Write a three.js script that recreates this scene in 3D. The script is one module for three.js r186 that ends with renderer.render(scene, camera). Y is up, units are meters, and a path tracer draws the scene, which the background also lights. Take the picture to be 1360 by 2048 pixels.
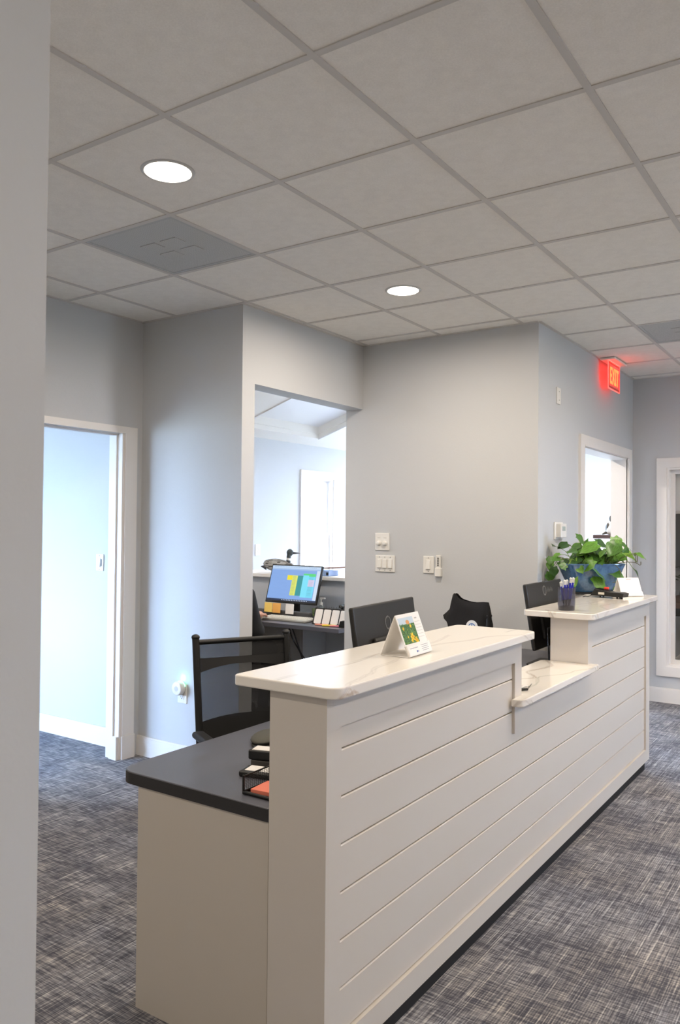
import * as THREE from 'three';
import { RoundedBoxGeometry } from 'three/addons/geometries/RoundedBoxGeometry.js';
import { TextGeometry } from 'three/addons/geometries/TextGeometry.js';
import { FontLoader } from 'three/addons/loaders/FontLoader.js';
import { MarchingCubes } from 'three/addons/objects/MarchingCubes.js';
import { RectAreaLightUniformsLib } from 'three/addons/lights/RectAreaLightUniformsLib.js';
import * as BGU from 'three/addons/utils/BufferGeometryUtils.js';

// ------------------------------------------------------------------ camera, sky, exposure
RectAreaLightUniformsLib.init();
const scene = new THREE.Scene();
const renderer = new THREE.WebGLRenderer({ antialias: true });
renderer.toneMapping = THREE.LinearToneMapping;
renderer.toneMappingExposure = 1.08;
renderer.shadowMap.enabled = true;
renderer.shadowMap.type = THREE.PCFSoftShadowMap;

const camera = new THREE.PerspectiveCamera(2 * Math.atan(1024 / 1585.6) * 180 / Math.PI, 1360 / 2048, 0.05, 100);
camera.position.set(0, 1.54, 0);
camera.rotation.order = 'YXZ';
camera.rotation.set(0.0176, 0.5965, 0.0089);

camera.focus = 3.0; camera.userData.fStop = 11;

const SKY = new THREE.Color().setRGB(22, 30.5, 45);           // bright hazy daylight
scene.background = SKY;

const LAMP_COLOR = new THREE.Color().setRGB(1.0, 0.868, 0.72);    // warm white LED
const LAMP_POWER = 455;                                          // radiance of a downlight lens
const BACK_POWER = 210;

// ------------------------------------------------------------------ helpers
const H = 2.897;                                                // ceiling height
let seed = 7;
const rnd = () => { seed = (seed * 1664525 + 1013904223) >>> 0; return seed / 4294967296; };
const rr = (a, b) => a + (b - a) * rnd();
const V3 = (x, y, z) => new THREE.Vector3(x, y, z);

function hash2(ix, iy, s) { let h = Math.imul(ix, 374761393) ^ Math.imul(iy, 668265263) ^ Math.imul(s, 1274126177); h = Math.imul(h ^ (h >>> 13), 1274126177); return ((h ^ (h >>> 16)) >>> 0) / 4294967296; }
function vnoise(x, y, px, py, s) {                               // tileable value noise
  const ix = Math.floor(x), iy = Math.floor(y), fx = x - ix, fy = y - iy;
  const ux = fx * fx * (3 - 2 * fx), uy = fy * fy * (3 - 2 * fy);
  const m = (a, p) => ((a % p) + p) % p, x0 = m(ix, px), x1 = m(ix + 1, px), y0 = m(iy, py), y1 = m(iy + 1, py);
  const a = hash2(x0, y0, s), b = hash2(x1, y0, s), c = hash2(x0, y1, s), d = hash2(x1, y1, s);
  return a + (b - a) * ux + (c - a) * uy + (a - b - c + d) * ux * uy;
}
function dataTex(w, h, fn, srgb, metresX = 1, metresY = metresX) {
  const d = new Uint8Array(w * h * 4);
  for (let y = 0; y < h; y++) for (let x = 0; x < w; x++) {
    const c = fn(x / w, y / h), i = (y * w + x) * 4;
    d[i] = Math.max(0, Math.min(255, c[0])); d[i + 1] = Math.max(0, Math.min(255, c[1])); d[i + 2] = Math.max(0, Math.min(255, c[2])); d[i + 3] = 255;
  }
  const t = new THREE.DataTexture(d, w, h); t.wrapS = t.wrapT = THREE.RepeatWrapping; t.magFilter = THREE.LinearFilter; t.minFilter = THREE.LinearFilter;
  t.repeat.set(1 / metresX, 1 / metresY); if (srgb) t.colorSpace = THREE.SRGBColorSpace; t.needsUpdate = true; return t;
}
function canvasTex(w, h, draw) {
  const c = document.createElement('canvas'); c.width = w; c.height = h; draw(c.getContext('2d'), w, h);
  const t = new THREE.CanvasTexture(c); t.colorSpace = THREE.SRGBColorSpace; return t;
}
const std = (color, roughness = 0.6, extra = {}) => new THREE.MeshStandardMaterial({ color, roughness, ...extra });
const phy = (color, roughness = 0.5, extra = {}) => new THREE.MeshPhysicalMaterial({ color, roughness, ...extra });

function metres(g) {                                            // uv in metres from the dominant normal
  const p = g.attributes.position, n = g.attributes.normal, uv = new Float32Array(p.count * 2);
  for (let i = 0; i < p.count; i++) {
    const ax = Math.abs(n.getX(i)), ay = Math.abs(n.getY(i)), az = Math.abs(n.getZ(i));
    const [u, v] = ay >= ax && ay >= az ? [p.getX(i), p.getZ(i)] : ax >= az ? [p.getZ(i), p.getY(i)] : [p.getX(i), p.getY(i)];
    uv[i * 2] = u; uv[i * 2 + 1] = v;
  }
  g.setAttribute('uv', new THREE.BufferAttribute(uv, 2)); return g;
}
function plain(g) {
  const o = g.index ? g.toNonIndexed() : g;
  if (!o.attributes.normal) o.computeVertexNormals();
  for (const k of Object.keys(o.attributes)) if (!['position', 'normal', 'uv'].includes(k)) o.deleteAttribute(k);
  if (!o.attributes.uv) metres(o);
  return o;
}
function box(x0, x1, y0, y1, z0, z1) {
  const g = new THREE.BoxGeometry(Math.abs(x1 - x0), Math.abs(y1 - y0), Math.abs(z1 - z0));
  g.translate((x0 + x1) / 2, (y0 + y1) / 2, (z0 + z1) / 2); return metres(g.toNonIndexed());
}
function rbox(w, h, d, r = 0.004, x = 0, y = 0, z = 0, seg = 2) { const g = new RoundedBoxGeometry(w, h, d, seg, Math.min(r, w / 2.01, h / 2.01, d / 2.01)); g.translate(x, y, z); return metres(plain(g)); }
function cyl(r0, r1, h, x = 0, y = 0, z = 0, seg = 24) { const g = new THREE.CylinderGeometry(r1, r0, h, seg); g.translate(x, y + h / 2, z); return plain(g); }
function bar(a, b, r, seg = 8, r1 = r) {
  const d = b.clone().sub(a), g = new THREE.CylinderGeometry(r1, r, d.length(), seg);
  g.applyQuaternion(new THREE.Quaternion().setFromUnitVectors(V3(0, 1, 0), d.clone().normalize())); g.translate(...a.clone().add(b).multiplyScalar(0.5).toArray()); return plain(g);
}
function tube(pts, r, n = 24, seg = 8) { return plain(new THREE.TubeGeometry(new THREE.CatmullRomCurve3(pts), n, r, seg, false)); }
function lathe(pts, seg = 32) { return plain(new THREE.LatheGeometry(pts.map(([x, y]) => new THREE.Vector2(x, y)), seg)); }
function ball(r, x = 0, y = 0, z = 0, sx = 1, sy = 1, sz = 1, seg = 20) { const g = new THREE.SphereGeometry(r, seg, Math.ceil(seg * 0.7)); g.scale(sx, sy, sz); g.translate(x, y, z); return plain(g); }
function extr(shape, depth, bevel = 0, curve = 8) { return plain(new THREE.ExtrudeGeometry(shape, { depth, bevelEnabled: bevel > 0, bevelSize: bevel, bevelThickness: bevel, bevelSegments: 2, curveSegments: curve })); }
function poly(pts) { const s = new THREE.Shape(); pts.forEach(([x, y], i) => (i ? s.lineTo(x, y) : s.moveTo(x, y))); s.closePath(); return s; }
function rrect(x0, y0, x1, y1, r) {                             // r: one radius or [bl, br, tr, tl]
  const [a, b, c, d] = Array.isArray(r) ? r : [r, r, r, r], s = new THREE.Shape();
  s.moveTo(x0 + a, y0); s.lineTo(x1 - b, y0); if (b) s.absarc(x1 - b, y0 + b, b, -Math.PI / 2, 0); s.lineTo(x1, y1 - c); if (c) s.absarc(x1 - c, y1 - c, c, 0, Math.PI / 2);
  s.lineTo(x0 + d, y1); if (d) s.absarc(x0 + d, y1 - d, d, Math.PI / 2, Math.PI); s.lineTo(x0, y0 + a); if (a) s.absarc(x0 + a, y0 + a, a, Math.PI, Math.PI * 1.5); return s;
}
const flat = (g) => g.rotateX(-Math.PI / 2);                    // shape (x, y) laid on the floor as (x, -z), extruded upward
const used = {};
const numbered = (n) => { used[n] = (used[n] ?? -1) + 1; return used[n] ? n + '_' + String(used[n]).padStart(3, '0') : n; };
function obj(name, geos, mat, parent) {
  const list = [].concat(geos).map(plain), g = list.length > 1 ? BGU.mergeGeometries(list, false) : list[0];
  const m = new THREE.Mesh(g, mat); m.name = parent ? name : numbered(name); m.castShadow = m.receiveShadow = true; (parent || scene).add(m); return m;
}
function tag(o, label, category, group) { o.userData.label = label; o.userData.category = category; if (group) o.userData.group = group; return o; }
function thing(name, label, category, at = [0, 0, 0], turn = 0, group) {
  const o = new THREE.Group(); o.name = numbered(name); scene.add(o); o.position.set(...at); o.rotation.y = turn; return tag(o, label, category, group);
}
function struct(name, geos, mat, label) { const m = obj(name, geos, mat); m.userData.kind = 'structure'; if (label) m.userData.label = label; return m; }
function structGroup(name, label) { const g = new THREE.Group(); g.name = numbered(name); scene.add(g); g.userData.kind = 'structure'; if (label) g.userData.label = label; return g; }
function areaLight(x, y, z, w, h, color, power, look) {
  const l = new THREE.RectAreaLight(color, power, w, h); l.position.set(x, y, z); l.lookAt(...look); return l;
}

// ------------------------------------------------------------------ materials
const wallBump = dataTex(512, 512, (u, v) => { const n = 128 + 60 * (vnoise(u * 90, v * 90, 90, 90, 1) - 0.5) + 50 * (vnoise(u * 200, v * 200, 200, 200, 2) - 0.5); return [n, n, n]; }, false, 0.8);
const M = {};
M.wall = std(0xcbcdcf, 0.75, { bumpMap: wallBump, bumpScale: 0.0006 });
M.trim = std(0xefece8, 0.4);
M.millwork = std(0xd4cdc4, 0.42);
M.ceilTile = std(0xd9d4cd, 0.95, { bumpMap: dataTex(512, 512, (u, v) => { const n = 150 - 90 * Math.pow(vnoise(u * 150, v * 150, 150, 150, 5), 3) + 40 * (vnoise(u * 60, v * 60, 60, 60, 6) - 0.5); return [n, n, n]; }, false, 0.61), bumpScale: 0.0003,
  map: dataTex(512, 512, (u, v) => { const n = 246 + 8 * (vnoise(u * 200, v * 200, 200, 200, 8) - 0.5) + 5 * (vnoise(u * 20, v * 20, 20, 20, 9) - 0.5); return [n, n - 3, n - 9]; }, true, 0.61) });
M.ceilTile.color.set(0xffffff);
M.tee = std(0xd3d0cc, 0.7);
M.vent = std(0xb9bbbb, 0.6);
M.carpet = (() => {
  const N = 2048, S = 2.44;
  const map = dataTex(N, N, (u, v) => {
    const sx = vnoise(u * 36, v * 700, 36, 700, 11), sx2 = vnoise(u * 90, v * 500, 90, 500, 12);      // yarns across
    const sz = vnoise(u * 700, v * 12, 700, 12, 13), sz2 = vnoise(u * 900, v * 60, 900, 60, 14);      // yarns along
    const patch = 0.5 * vnoise(u * 14, v * 20, 14, 20, 15) + 0.5 * vnoise(u * 44, v * 80, 44, 80, 16);
    let t = 0.335 + 0.11 * Math.sin(u * 1885) * (0.5 + sz2) + 0.42 * (sx - 0.5) + 0.42 * (sx2 - 0.5) + 0.36 * (sz - 0.5) + 0.34 * (sz2 - 0.5) + 0.46 * (patch - 0.5);
    if (sz > 0.86) t += 0.22; if (sz < 0.08) t -= 0.14;
    t = Math.max(0, Math.min(1, t));
    const warm = vnoise(u * 9 + 3, v * 11, 9, 11, 17) * 0.7 + vnoise(u * 300, v * 8, 300, 8, 18) * 0.3;
    const d = [70, 71, 80], l = [198 + 12 * (warm - 0.5), 194, 190 - 20 * (warm - 0.5)];
    return [0, 1, 2].map((k) => d[k] + (l[k] - d[k]) * t);
  }, true, S);
  const bump = dataTex(512, 512, (u, v) => { const n = 128 + 110 * (vnoise(u * 60, v * 256, 60, 256, 21) - 0.5) + 80 * (vnoise(u * 200, v * 40, 200, 40, 22) - 0.5); return [n, n, n]; }, false, 0.61);
  return std(0xffffff, 0.97, { map, bumpMap: bump, bumpScale: 0.002 });
})();
M.quartz = (() => {
  const t = canvasTex(2048, 2048, (c, w) => {                    // 4 m square: u = -z from 1.6, v = x from -2
    c.fillStyle = '#f1ece4'; c.fillRect(0, 0, w, w);
    const px = (m) => m / 4 * w;
    const vein = (pts, wd, a, col) => {
      for (let k = 0; k < 7; k++) {
        c.strokeStyle = `rgba(${col},${a / 6.5})`; c.lineWidth = px(wd) * rr(0.3, 1.8); c.lineJoin = 'round'; c.beginPath(); const o1 = rr(0, 9), o2 = rr(0, 9);
        for (let i = 0; i < pts.length - 1; i++) for (let s = 0; s < 14; s++) {
          const f = s / 14, q = i + f, e = f * f * (3 - 2 * f), x = pts[i][0] + (pts[i + 1][0] - pts[i][0]) * f + 0.012 * Math.sin(q * 4 + o1) * 0.5, y = pts[i][1] + (pts[i + 1][1] - pts[i][1]) * e + 0.008 * Math.sin(q * 5.3 + o2) + 0.006 * (vnoise(q * 5, 1, 99, 9, 91) - 0.5);
          i || s ? c.lineTo(px(x), px(y)) : c.moveTo(px(x), px(y));
        }
        c.stroke();
      }
    };
    const taupe = '150,134,118', grey = '160,154,150', rust = '170,140,108';
    vein([[0.10, 0.86], [0.25, 0.79], [0.36, 0.77], [0.52, 0.72], [0.75, 0.70], [1.05, 0.62], [1.3, 0.58]], 0.004, 0.45, grey);
    vein([[0.14, 0.60], [0.45, 0.62], [0.75, 0.60], [1.0, 0.66], [1.3, 0.72], [1.55, 0.84], [1.62, 0.9]], 0.004, 0.5, taupe);
    vein([[0.10, 0.90], [0.16, 0.845], [0.21, 0.85], [0.26, 0.88]], 0.012, 0.5, grey);
    vein([[0.11, 0.88], [0.19, 0.83], [0.24, 0.85]], 0.004, 0.8, rust);
    vein([[1.6, 0.62], [1.72, 0.70], [1.86, 0.62], [1.95, 0.68], [2.1, 0.60], [2.3, 0.64], [2.5, 0.55]], 0.007, 0.7, taupe);
    vein([[1.5, 0.72], [1.75, 0.74], [2.0, 0.70], [2.2, 0.78], [2.42, 0.82], [2.5, 0.9]], 0.005, 0.55, grey);
    vein([[2.40, 0.62], [2.47, 0.70], [2.45, 0.78], [2.5, 0.86]], 0.006, 0.7, rust);
    vein([[2.45, 0.46], [2.8, 0.58], [3.1, 0.63], [3.4, 0.60], [3.8, 0.7]], 0.005, 0.45, grey);
    vein([[2.6, 0.84], [2.9, 0.72], [3.3, 0.76], [3.7, 0.84]], 0.005, 0.4, taupe);
    for (let k = 0; k < 16; k++) { let x = rr(0, 4), y = rr(0, 4); const p = [[x, y]]; for (let i = 0; i < 5; i++) { x += rr(0.05, 0.3); y += rr(-0.12, 0.12); p.push([x, y]); } vein(p, 0.004, 0.35, rnd() < 0.5 ? grey : taupe); }
  });
  t.wrapS = t.wrapT = THREE.RepeatWrapping; t.repeat.set(0.25, 0.25); t.flipY = false;
  return phy(0xffffff, 0.16, { map: t, clearcoat: 0.3, clearcoatRoughness: 0.08 });
})();
M.laminate = std(0x595a62, 0.36, { bumpMap: dataTex(256, 256, (u, v) => { const n = 255 * hash2(Math.floor(u * 256), Math.floor(v * 256), 31); return [n, n, n]; }, false, 0.25), bumpScale: 0.00012 });
M.laminateEdge = std(0x2d2c2e, 0.5);
M.panel = std(0xc9c1b5, 0.55);
M.black = std(0x141414, 0.5);
M.blackSoft = std(0x1b1b1c, 0.8);
M.blackGloss = std(0x0c0c0d, 0.22);
M.monitorBack = std(0x252422, 0.42);
M.greyPlastic = std(0x8d8c88, 0.55);
M.whitePlastic = std(0xefede8, 0.35);
M.whitePaper = std(0xf4f1ec, 0.8);
M.steel = std(0xb8b8b8, 0.3, { metalness: 1 });
M.glass = phy(0xffffff, 0.02, { transmission: 1, thickness: 0, ior: 1.45 });
M.lens = std(0xffffff, 0.5, { emissive: 0xfff1e2, emissiveIntensity: 9 });

// ------------------------------------------------------------------ the shell
const WA = -4.11, WB = -3.667, WC = -3.222, WD = -5.04, WE = -1.85, WF = -7.47;   // wall planes measured from the photograph
struct('floor', box(-7.42, 3.62, -0.12, 0, -11.12, 2.62), M.carpet, 'grey and navy woven-pattern carpet floor');
struct('ground', box(-40, 30, -0.6, -0.14, -45, 30), std(0xcfc6b2, 0.95), 'pale ground outside the windows');

struct('wall_left', [box(-4.23, WA, 0, 3.05, WB, -3.5), box(-4.23, WA, 0, 3.05, -2.55, 0.9), box(-4.23, WA, 2.15, 3.05, -3.5, -2.55)], M.wall);
struct('wall_left_return', box(-7.3, WC, 0, 3.3, WB - 0.118, WB), M.wall);
struct('wall_rear_header', box(-3.372, WC, 2.423, 3.3, WD, WB - 0.118), M.wall);
struct('wall_rear', box(-3.372, WE, 0, 3.9, WD - 0.12, WD), M.wall);
struct('wall_rear_return', [box(-1.984, WE, 0, 3.9, -5.975, WD - 0.12), box(-1.984, WE, 0, 3.9, -11, -7.26), box(-1.984, WE, 2.17, 3.9, -7.26, -5.975)], M.wall);
struct('wall_far', [box(WE, -1.555, 0, 3.05, WF - 0.12, WF), box(0.25, 3.5, 0, 3.05, WF - 0.12, WF), box(-1.555, 0.25, 2.085, 3.05, WF - 0.12, WF), box(-1.555, 0.25, 0, 0.32, WF - 0.12, WF)], M.wall);
struct('wall_right', [box(3.5, 3.62, 0, 3.05, WF - 0.12, -6.0), box(3.5, 3.62, 0, 3.05, -5.2, 2.62), box(3.5, 3.62, 0, 0.95, -6.0, -5.2), box(3.5, 3.62, 2.1, 3.05, -6.0, -5.2)], M.wall);
struct('wall_front', box(-1.07, 3.5, 0, 3.05, 2.5, 2.62), M.wall);
struct('wall_foreground', box(-1.07, -0.95, 0, 3.05, -0.672, 2.5), M.wall, 'plain grey wall end close to the camera');
struct('wall_staff_side', box(-4.23, -1.07, 0, 3.05, 0.9, 1.02), M.wall);
// left office
struct('wall_office_left', [box(-7.42, -7.3, 0, 2.8, -3.785, -1.45), box(-7.42, -7.3, 0, 2.8, -0.42, -0.08), box(-7.42, -7.3, 2.1, 2.8, -1.45, -0.42), box(-7.42, -7.3, 0, 0.82, -1.45, -0.42)], M.wall);
struct('wall_office_front', [box(-7.3, -7.1, 0, 2.8, -0.2, -0.08), box(-5.3, -4.23, 0, 2.8, -0.2, -0.08), box(-7.1, -5.3, 0, 0.62, -0.2, -0.08), box(-7.1, -5.3, 2.1, 2.8, -0.2, -0.08)], M.wall);
struct('ceiling_office', box(-7.42, -4.23, 2.7, 2.8, WB, -0.08), M.trim);
// back room
struct('wall_back_room_left', [box(-5.62, -5.5, 0, 2.62, -7.36, -3.785), box(-5.62, -5.5, 0, 2.62, -10, -9.7), box(-5.62, -5.5, 0, 2.62, -8.4, -7.94), box(-5.62, -5.5, 0, 0.75, -9.7, -8.4), box(-5.62, -5.5, 2.1, 2.62, -9.7, -8.4),
  box(-5.62, -5.5, 2.1, 2.62, -7.94, -7.36), box(-5.62, -5.5, 0, 0.75, -7.94, -7.36)], M.wall);
struct('wall_back_room_rear', [box(-5.62, -5.2, 0, 3.9, -10.12, -10), box(-3.4, -2.76, 0, 3.9, -10.12, -10), box(-2.06, -1.984, 0, 3.9, -10.12, -10), box(-2.76, -2.06, 2.18, 3.9, -10.12, -10), box(-2.76, -2.06, 0, 0.85, -10.12, -10),
  box(-5.2, -3.4, 2.18, 3.9, -10.12, -10), box(-5.2, -3.4, 0, 0.85, -10.12, -10)], M.wall);
{ // sloped ceiling with a recessed bay between two beams
  const g = structGroup('ceiling_back_room', 'off-white sloped ceiling with a recessed bay');
  const sl = 0.33, yAt = (x) => 2.48 + sl * (x + 5.5), m = std(0xf2ece2, 0.7);
  const slab = (x0, x1, z0, z1, dy, th) => { const s = poly([[x0, yAt(x0) + dy], [x1, yAt(x1) + dy], [x1, yAt(x1) + dy + th], [x0, yAt(x0) + dy + th]]); const e = extr(s, z1 - z0); e.translate(0, 0, z0); return metres(e); };
  obj('slope', [slab(-5.62, -1.85, -10.12, -7.38, 0, 0.1), slab(-5.62, -1.85, -6.0, -5.0, 0, 0.1), slab(-5.62, -3.222, -5.0, -3.667, 0, 0.1), slab(-5.62, -5.32, -7.38, -6.0, 0, 0.1), slab(-2.6, -1.85, -7.38, -6.0, 0, 0.1)], m, g);
  obj('recess', [slab(-5.33, -2.59, -7.39, -7.36, 0.05, 0.16), slab(-5.33, -2.59, -6.02, -5.99, 0.05, 0.16), slab(-5.34, -5.31, -7.38, -6.0, 0.05, 0.16), slab(-2.61, -2.58, -7.38, -6.0, 0.05, 0.16)], m, g);
  obj('bay_panel', slab(-5.35, -2.57, -7.4, -5.98, 0.13, 0.05), M.trim, g);
  obj('edge_bead', [slab(-5.32, -2.6, -7.405, -7.375, -0.012, 0.02), slab(-5.32, -2.6, -6.015, -5.985, -0.012, 0.02)], M.trim, g);
}
// room behind the interior window
struct('wall_meeting_room_rear', box(-1.984, 1.62, 0, 2.8, -11.12, -11), M.wall);
struct('wall_meeting_room_right', box(1.5, 1.62, 0, 2.8, -11, WF - 0.12), M.wall);
struct('ceiling_meeting_room', box(WE, 1.62, 2.7, 2.8, -11.12, WF - 0.12), M.trim);

// suspended ceiling: every panel and tee is its own piece
const T = 0.6096, GX = -1.957, GZ = -1.825;
const LIGHTS = [[-2.262, -2.130], [-2.262, -3.959], [-2.262, -0.301], ...[-3.349, -5.178].flatMap((z) => [[-0.433, z], [1.396, z]]), [1.396, -1.520], [1.396, -6.397], [1.396, 0.919], [-0.433, 1.528]];
{
  const ceil = structGroup('ceiling', 'suspended ceiling of square off-white panels in a white grid');
  const vents = [[-2.871, -2.739], [-1.042, -5.787]];
  const zMin = (x) => (x < WC ? WB : x < WE ? WD : WF), zMax = (x) => (x < -1.0 ? 0.9 : 2.5);
  const full = box(-T / 2 + 0.001, T / 2 - 0.001, 0, 0.016, -T / 2 + 0.001, T / 2 - 0.001);
  const holed = (() => {
    const s = poly([[-T / 2 + 0.003, -T / 2 + 0.003], [T / 2 - 0.003, -T / 2 + 0.003], [T / 2 - 0.003, T / 2 - 0.003], [-T / 2 + 0.003, T / 2 - 0.003]]);
    const h = new THREE.Path(); h.absarc(0, 0, 0.098, 0, Math.PI * 2, true); s.holes.push(h); return metres(flat(extr(s, 0.016, 0, 32)));
  })();
  const near = (list, x, z) => list.some(([a, b]) => Math.abs(a - x) < 0.1 && Math.abs(b - z) < 0.1);
  const put = (g, x, y, z, m = M.ceilTile, n = 'tile') => { const t = obj(n, g, m, ceil); t.position.set(x, y, z); return t; };
  for (let j = -4; j < 9; j++) for (let i = -8; i < 10; i++) {
    const x0 = GX + j * T, x1 = x0 + T, z1 = GZ - i * T, z0 = z1 - T, cx = x0 + T / 2, cz = z0 + T / 2;
    if (near(vents, cx, cz)) continue;
    // split the cell along the wall steps
    const xs = [x0, ...[WA, WC, WE, -1.0].filter((v) => v > x0 + 0.001 && v < x1 - 0.001), x1];
    const pieces = [];
    for (let k = 0; k < xs.length - 1; k++) {
      const a = xs[k], b = Math.min(xs[k + 1], 3.5), mid = (a + b) / 2; if (mid < WA || a >= 3.5) continue;
      const c = Math.max(z0, zMin(mid)), d = Math.min(z1, zMax(mid)); if (d - c > 0.004 && b - a > 0.004) pieces.push([a, b, c, d]);
    }
    if (!pieces.length) continue;
    const whole = pieces.every((p) => p[2] === z0 && p[3] === z1) && pieces[0][0] === x0 && pieces[pieces.length - 1][1] === x1;
    if (whole) put(near(LIGHTS, cx, cz) ? holed : full, cx, H + 0.0042, cz);
    else for (const [a, b, c, d] of pieces) put(box(-(b - a) / 2, (b - a) / 2, 0, 0.016, -(d - c) / 2, (d - c) / 2), (a + b) / 2, H + 0.0042, (c + d) / 2);
  }
  const tee = (len, w, along) => {                              // inverted T profile
    const g = [along === 'z' ? box(-w / 2, w / 2, 0, 0.004, -len / 2, len / 2) : box(-len / 2, len / 2, 0.0004, 0.004, -w / 2, w / 2)];
    g.push(along === 'z' ? box(-0.0008, 0.0008, 0.004, 0.038, -len / 2, len / 2) : box(-len / 2, len / 2, 0.004, 0.038, -0.0008, 0.0008)); return g;
  };
  for (let j = -3; j < 9; j++) {
    const x = GX + j * T; if (x < WA || x > 3.5) continue;
    const a = zMin(x), b = zMax(x), t = obj('main_tee', tee(b - a, 0.024, 'z'), M.tee, ceil); t.position.set(x, H, (a + b) / 2);
  }
  for (let i = -8; i < 10; i++) for (let j = -4; j < 9; j++) {
    const z = GZ - i * T; let x0 = Math.max(GX + j * T + 0.012, WA), x1 = Math.min(GX + (j + 1) * T - 0.012, 3.5);
    if (z < WB) x0 = Math.max(x0, WC); if (z < WD) x0 = Math.max(x0, WE); if (z < WF || z > 2.5) continue; if (z > 0.9) x0 = Math.max(x0, -1.0);
    if (x1 - x0 < 0.02) continue;
    const t = obj('cross_tee', tee(x1 - x0, 0.024, 'x'), M.tee, ceil); t.position.set((x0 + x1) / 2, H, z);
  }
  const ang = (x0, x1, z0, z1) => obj('wall_angle', box(x0, x1, H - 0.001, H + 0.004, z0, z1), M.tee, ceil);
  ang(WA, WA + 0.02, WB, 0.9); ang(WA, WC, WB, WB + 0.02); ang(WC, WC + 0.02, WD, WB); ang(WC, WE, WD, WD + 0.02); ang(WE, WE + 0.02, WF, WD); ang(WE, 3.5, WF, WF + 0.02); ang(3.48, 3.5, WF, 2.5);
  obj('deck', [box(-4.23, WC, 3.05, 3.15, WB, 1.02), box(WC, WE, 3.05, 3.15, WD, 1.02), box(WE, 3.62, 3.05, 3.15, WF - 0.12, 2.62)], M.tee, ceil);
  // perforated return grilles
  const perf = dataTex(256, 256, (u, v) => { const a = (u * 32) % 1 - 0.5, b = (v * 32) % 1 - 0.5, on = a * a + b * b < 0.07; return on ? [128, 130, 130] : [206, 207, 206]; }, true, 0.2032);
  const perfMat = std(0xffffff, 0.6, { map: perf });
  vents.forEach(([x, z], k) => {
    const t = thing('ceiling_vent', k ? 'grey perforated ceiling vent near the red exit sign' : 'large grey perforated ceiling vent beside the left downlight', 'vent', [x, H, z], 0, 'perforated ceiling vents');
    obj('face', box(-T / 2 + 0.014, T / 2 - 0.014, 0.004, 0.008, -T / 2 + 0.014, T / 2 - 0.014), perfMat, t);
    obj('frame', [box(-T / 2 + 0.012, T / 2 - 0.012, 0.002, 0.012, -T / 2 + 0.012, -T / 2 + 0.03), box(-T / 2 + 0.012, T / 2 - 0.012, 0.002, 0.012, T / 2 - 0.03, T / 2 - 0.012), box(-T / 2 + 0.012, -T / 2 + 0.03, 0.002, 0.012, -T / 2 + 0.03, T / 2 - 0.03), box(T / 2 - 0.03, T / 2 - 0.012, 0.002, 0.012, -T / 2 + 0.03, T / 2 - 0.03)], M.vent, t);
    for (const [a, b] of [[-0.12, -0.1], [0.02, -0.1], [-0.12, 0.03], [0.02, 0.03]]) obj('deflector', box(a, a + 0.1, 0.0005, 0.004, b, b + 0.07), perfMat, t);
  });
}
// downlights
LIGHTS.forEach(([x, z], k) => {
  const label = k === 0 ? 'round recessed downlight above the desk end, the nearer of two' : k === 1 ? 'round recessed downlight in front of the switch wall, the farther of two' : 'round recessed downlight in the ceiling beyond the picture edge';
  const t = thing('downlight', label, 'light', [x, H, z], 0, k < 2 ? 'downlights in view' : 'downlights out of view');
  obj('trim_ring', lathe([[0.086, 0.016], [0.086, 0.006], [0.09, -0.001], [0.103, 0.002], [0.106, 0.0078], [0.086, 0.016]], 48), std(0xc9c9c8, 0.45), t);
  obj('lamp_lens', cyl(0.087, 0.087, 0.003, 0, 0.009, 0, 48), M.lens, t);
  obj('housing', cyl(0.095, 0.095, 0.05, 0, 0.024, 0, 32), M.tee, t);
  const l = areaLight(0, 0.0055, 0, 0.12, 0.12, LAMP_COLOR, LAMP_POWER, [x, -5, z]); l.position.set(0, 0.0055, 0); t.add(l);
  l.rotation.set(-Math.PI / 2, 0, 0);
});
[[-4.6, -4.25, 0.62], [-3.9, -8.4, 1], [-2.8, -6.4, 1], [-2.9, -8.8, 1]].forEach(([x, z, dim]) => {
  const t = thing('pendant_light', 'round white pendant lamp hanging in the back room out of view', 'light', [x, 2.62, z], 0, 'pendant lamps of the back room');
  obj('shade', lathe([[0.02, 0.1], [0.1, 0.08], [0.16, 0.03], [0.165, 0.0], [0.16, 0.0], [0.155, 0.028], [0.097, 0.074], [0.02, 0.094]], 40), M.trim, t); obj('lamp_lens', cyl(0.15, 0.15, 0.006, 0, 0.006, 0, 40), M.lens, t);
  obj('cord', bar(V3(0, 0.095, 0), V3(0, 2.48 + 0.33 * (x + 5.5) - 2.62 + 0.02, 0), 0.004, 8), M.black, t);
  const l = new THREE.RectAreaLight(LAMP_COLOR, BACK_POWER * dim, 0.2, 0.2); l.position.set(0, 0.004, 0); l.rotation.set(-Math.PI / 2, 0, 0); t.add(l);
});
{ // panel light in the room behind the interior window
  const t = thing('panel_light', 'flat square light panel on the meeting room ceiling', 'light', [-0.4, 2.7, -9.3]);
  obj('lamp_panel', box(-0.3, 0.3, -0.012, -0.002, -0.3, 0.3), std(0xffffff, 0.5, { emissive: 0xfff1e2, emissiveIntensity: 3 }), t);
  const l = new THREE.RectAreaLight(LAMP_COLOR, 3.5, 0.56, 0.56); l.position.set(0, -0.014, 0); l.rotation.set(-Math.PI / 2, 0, 0); t.add(l);
}

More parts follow.
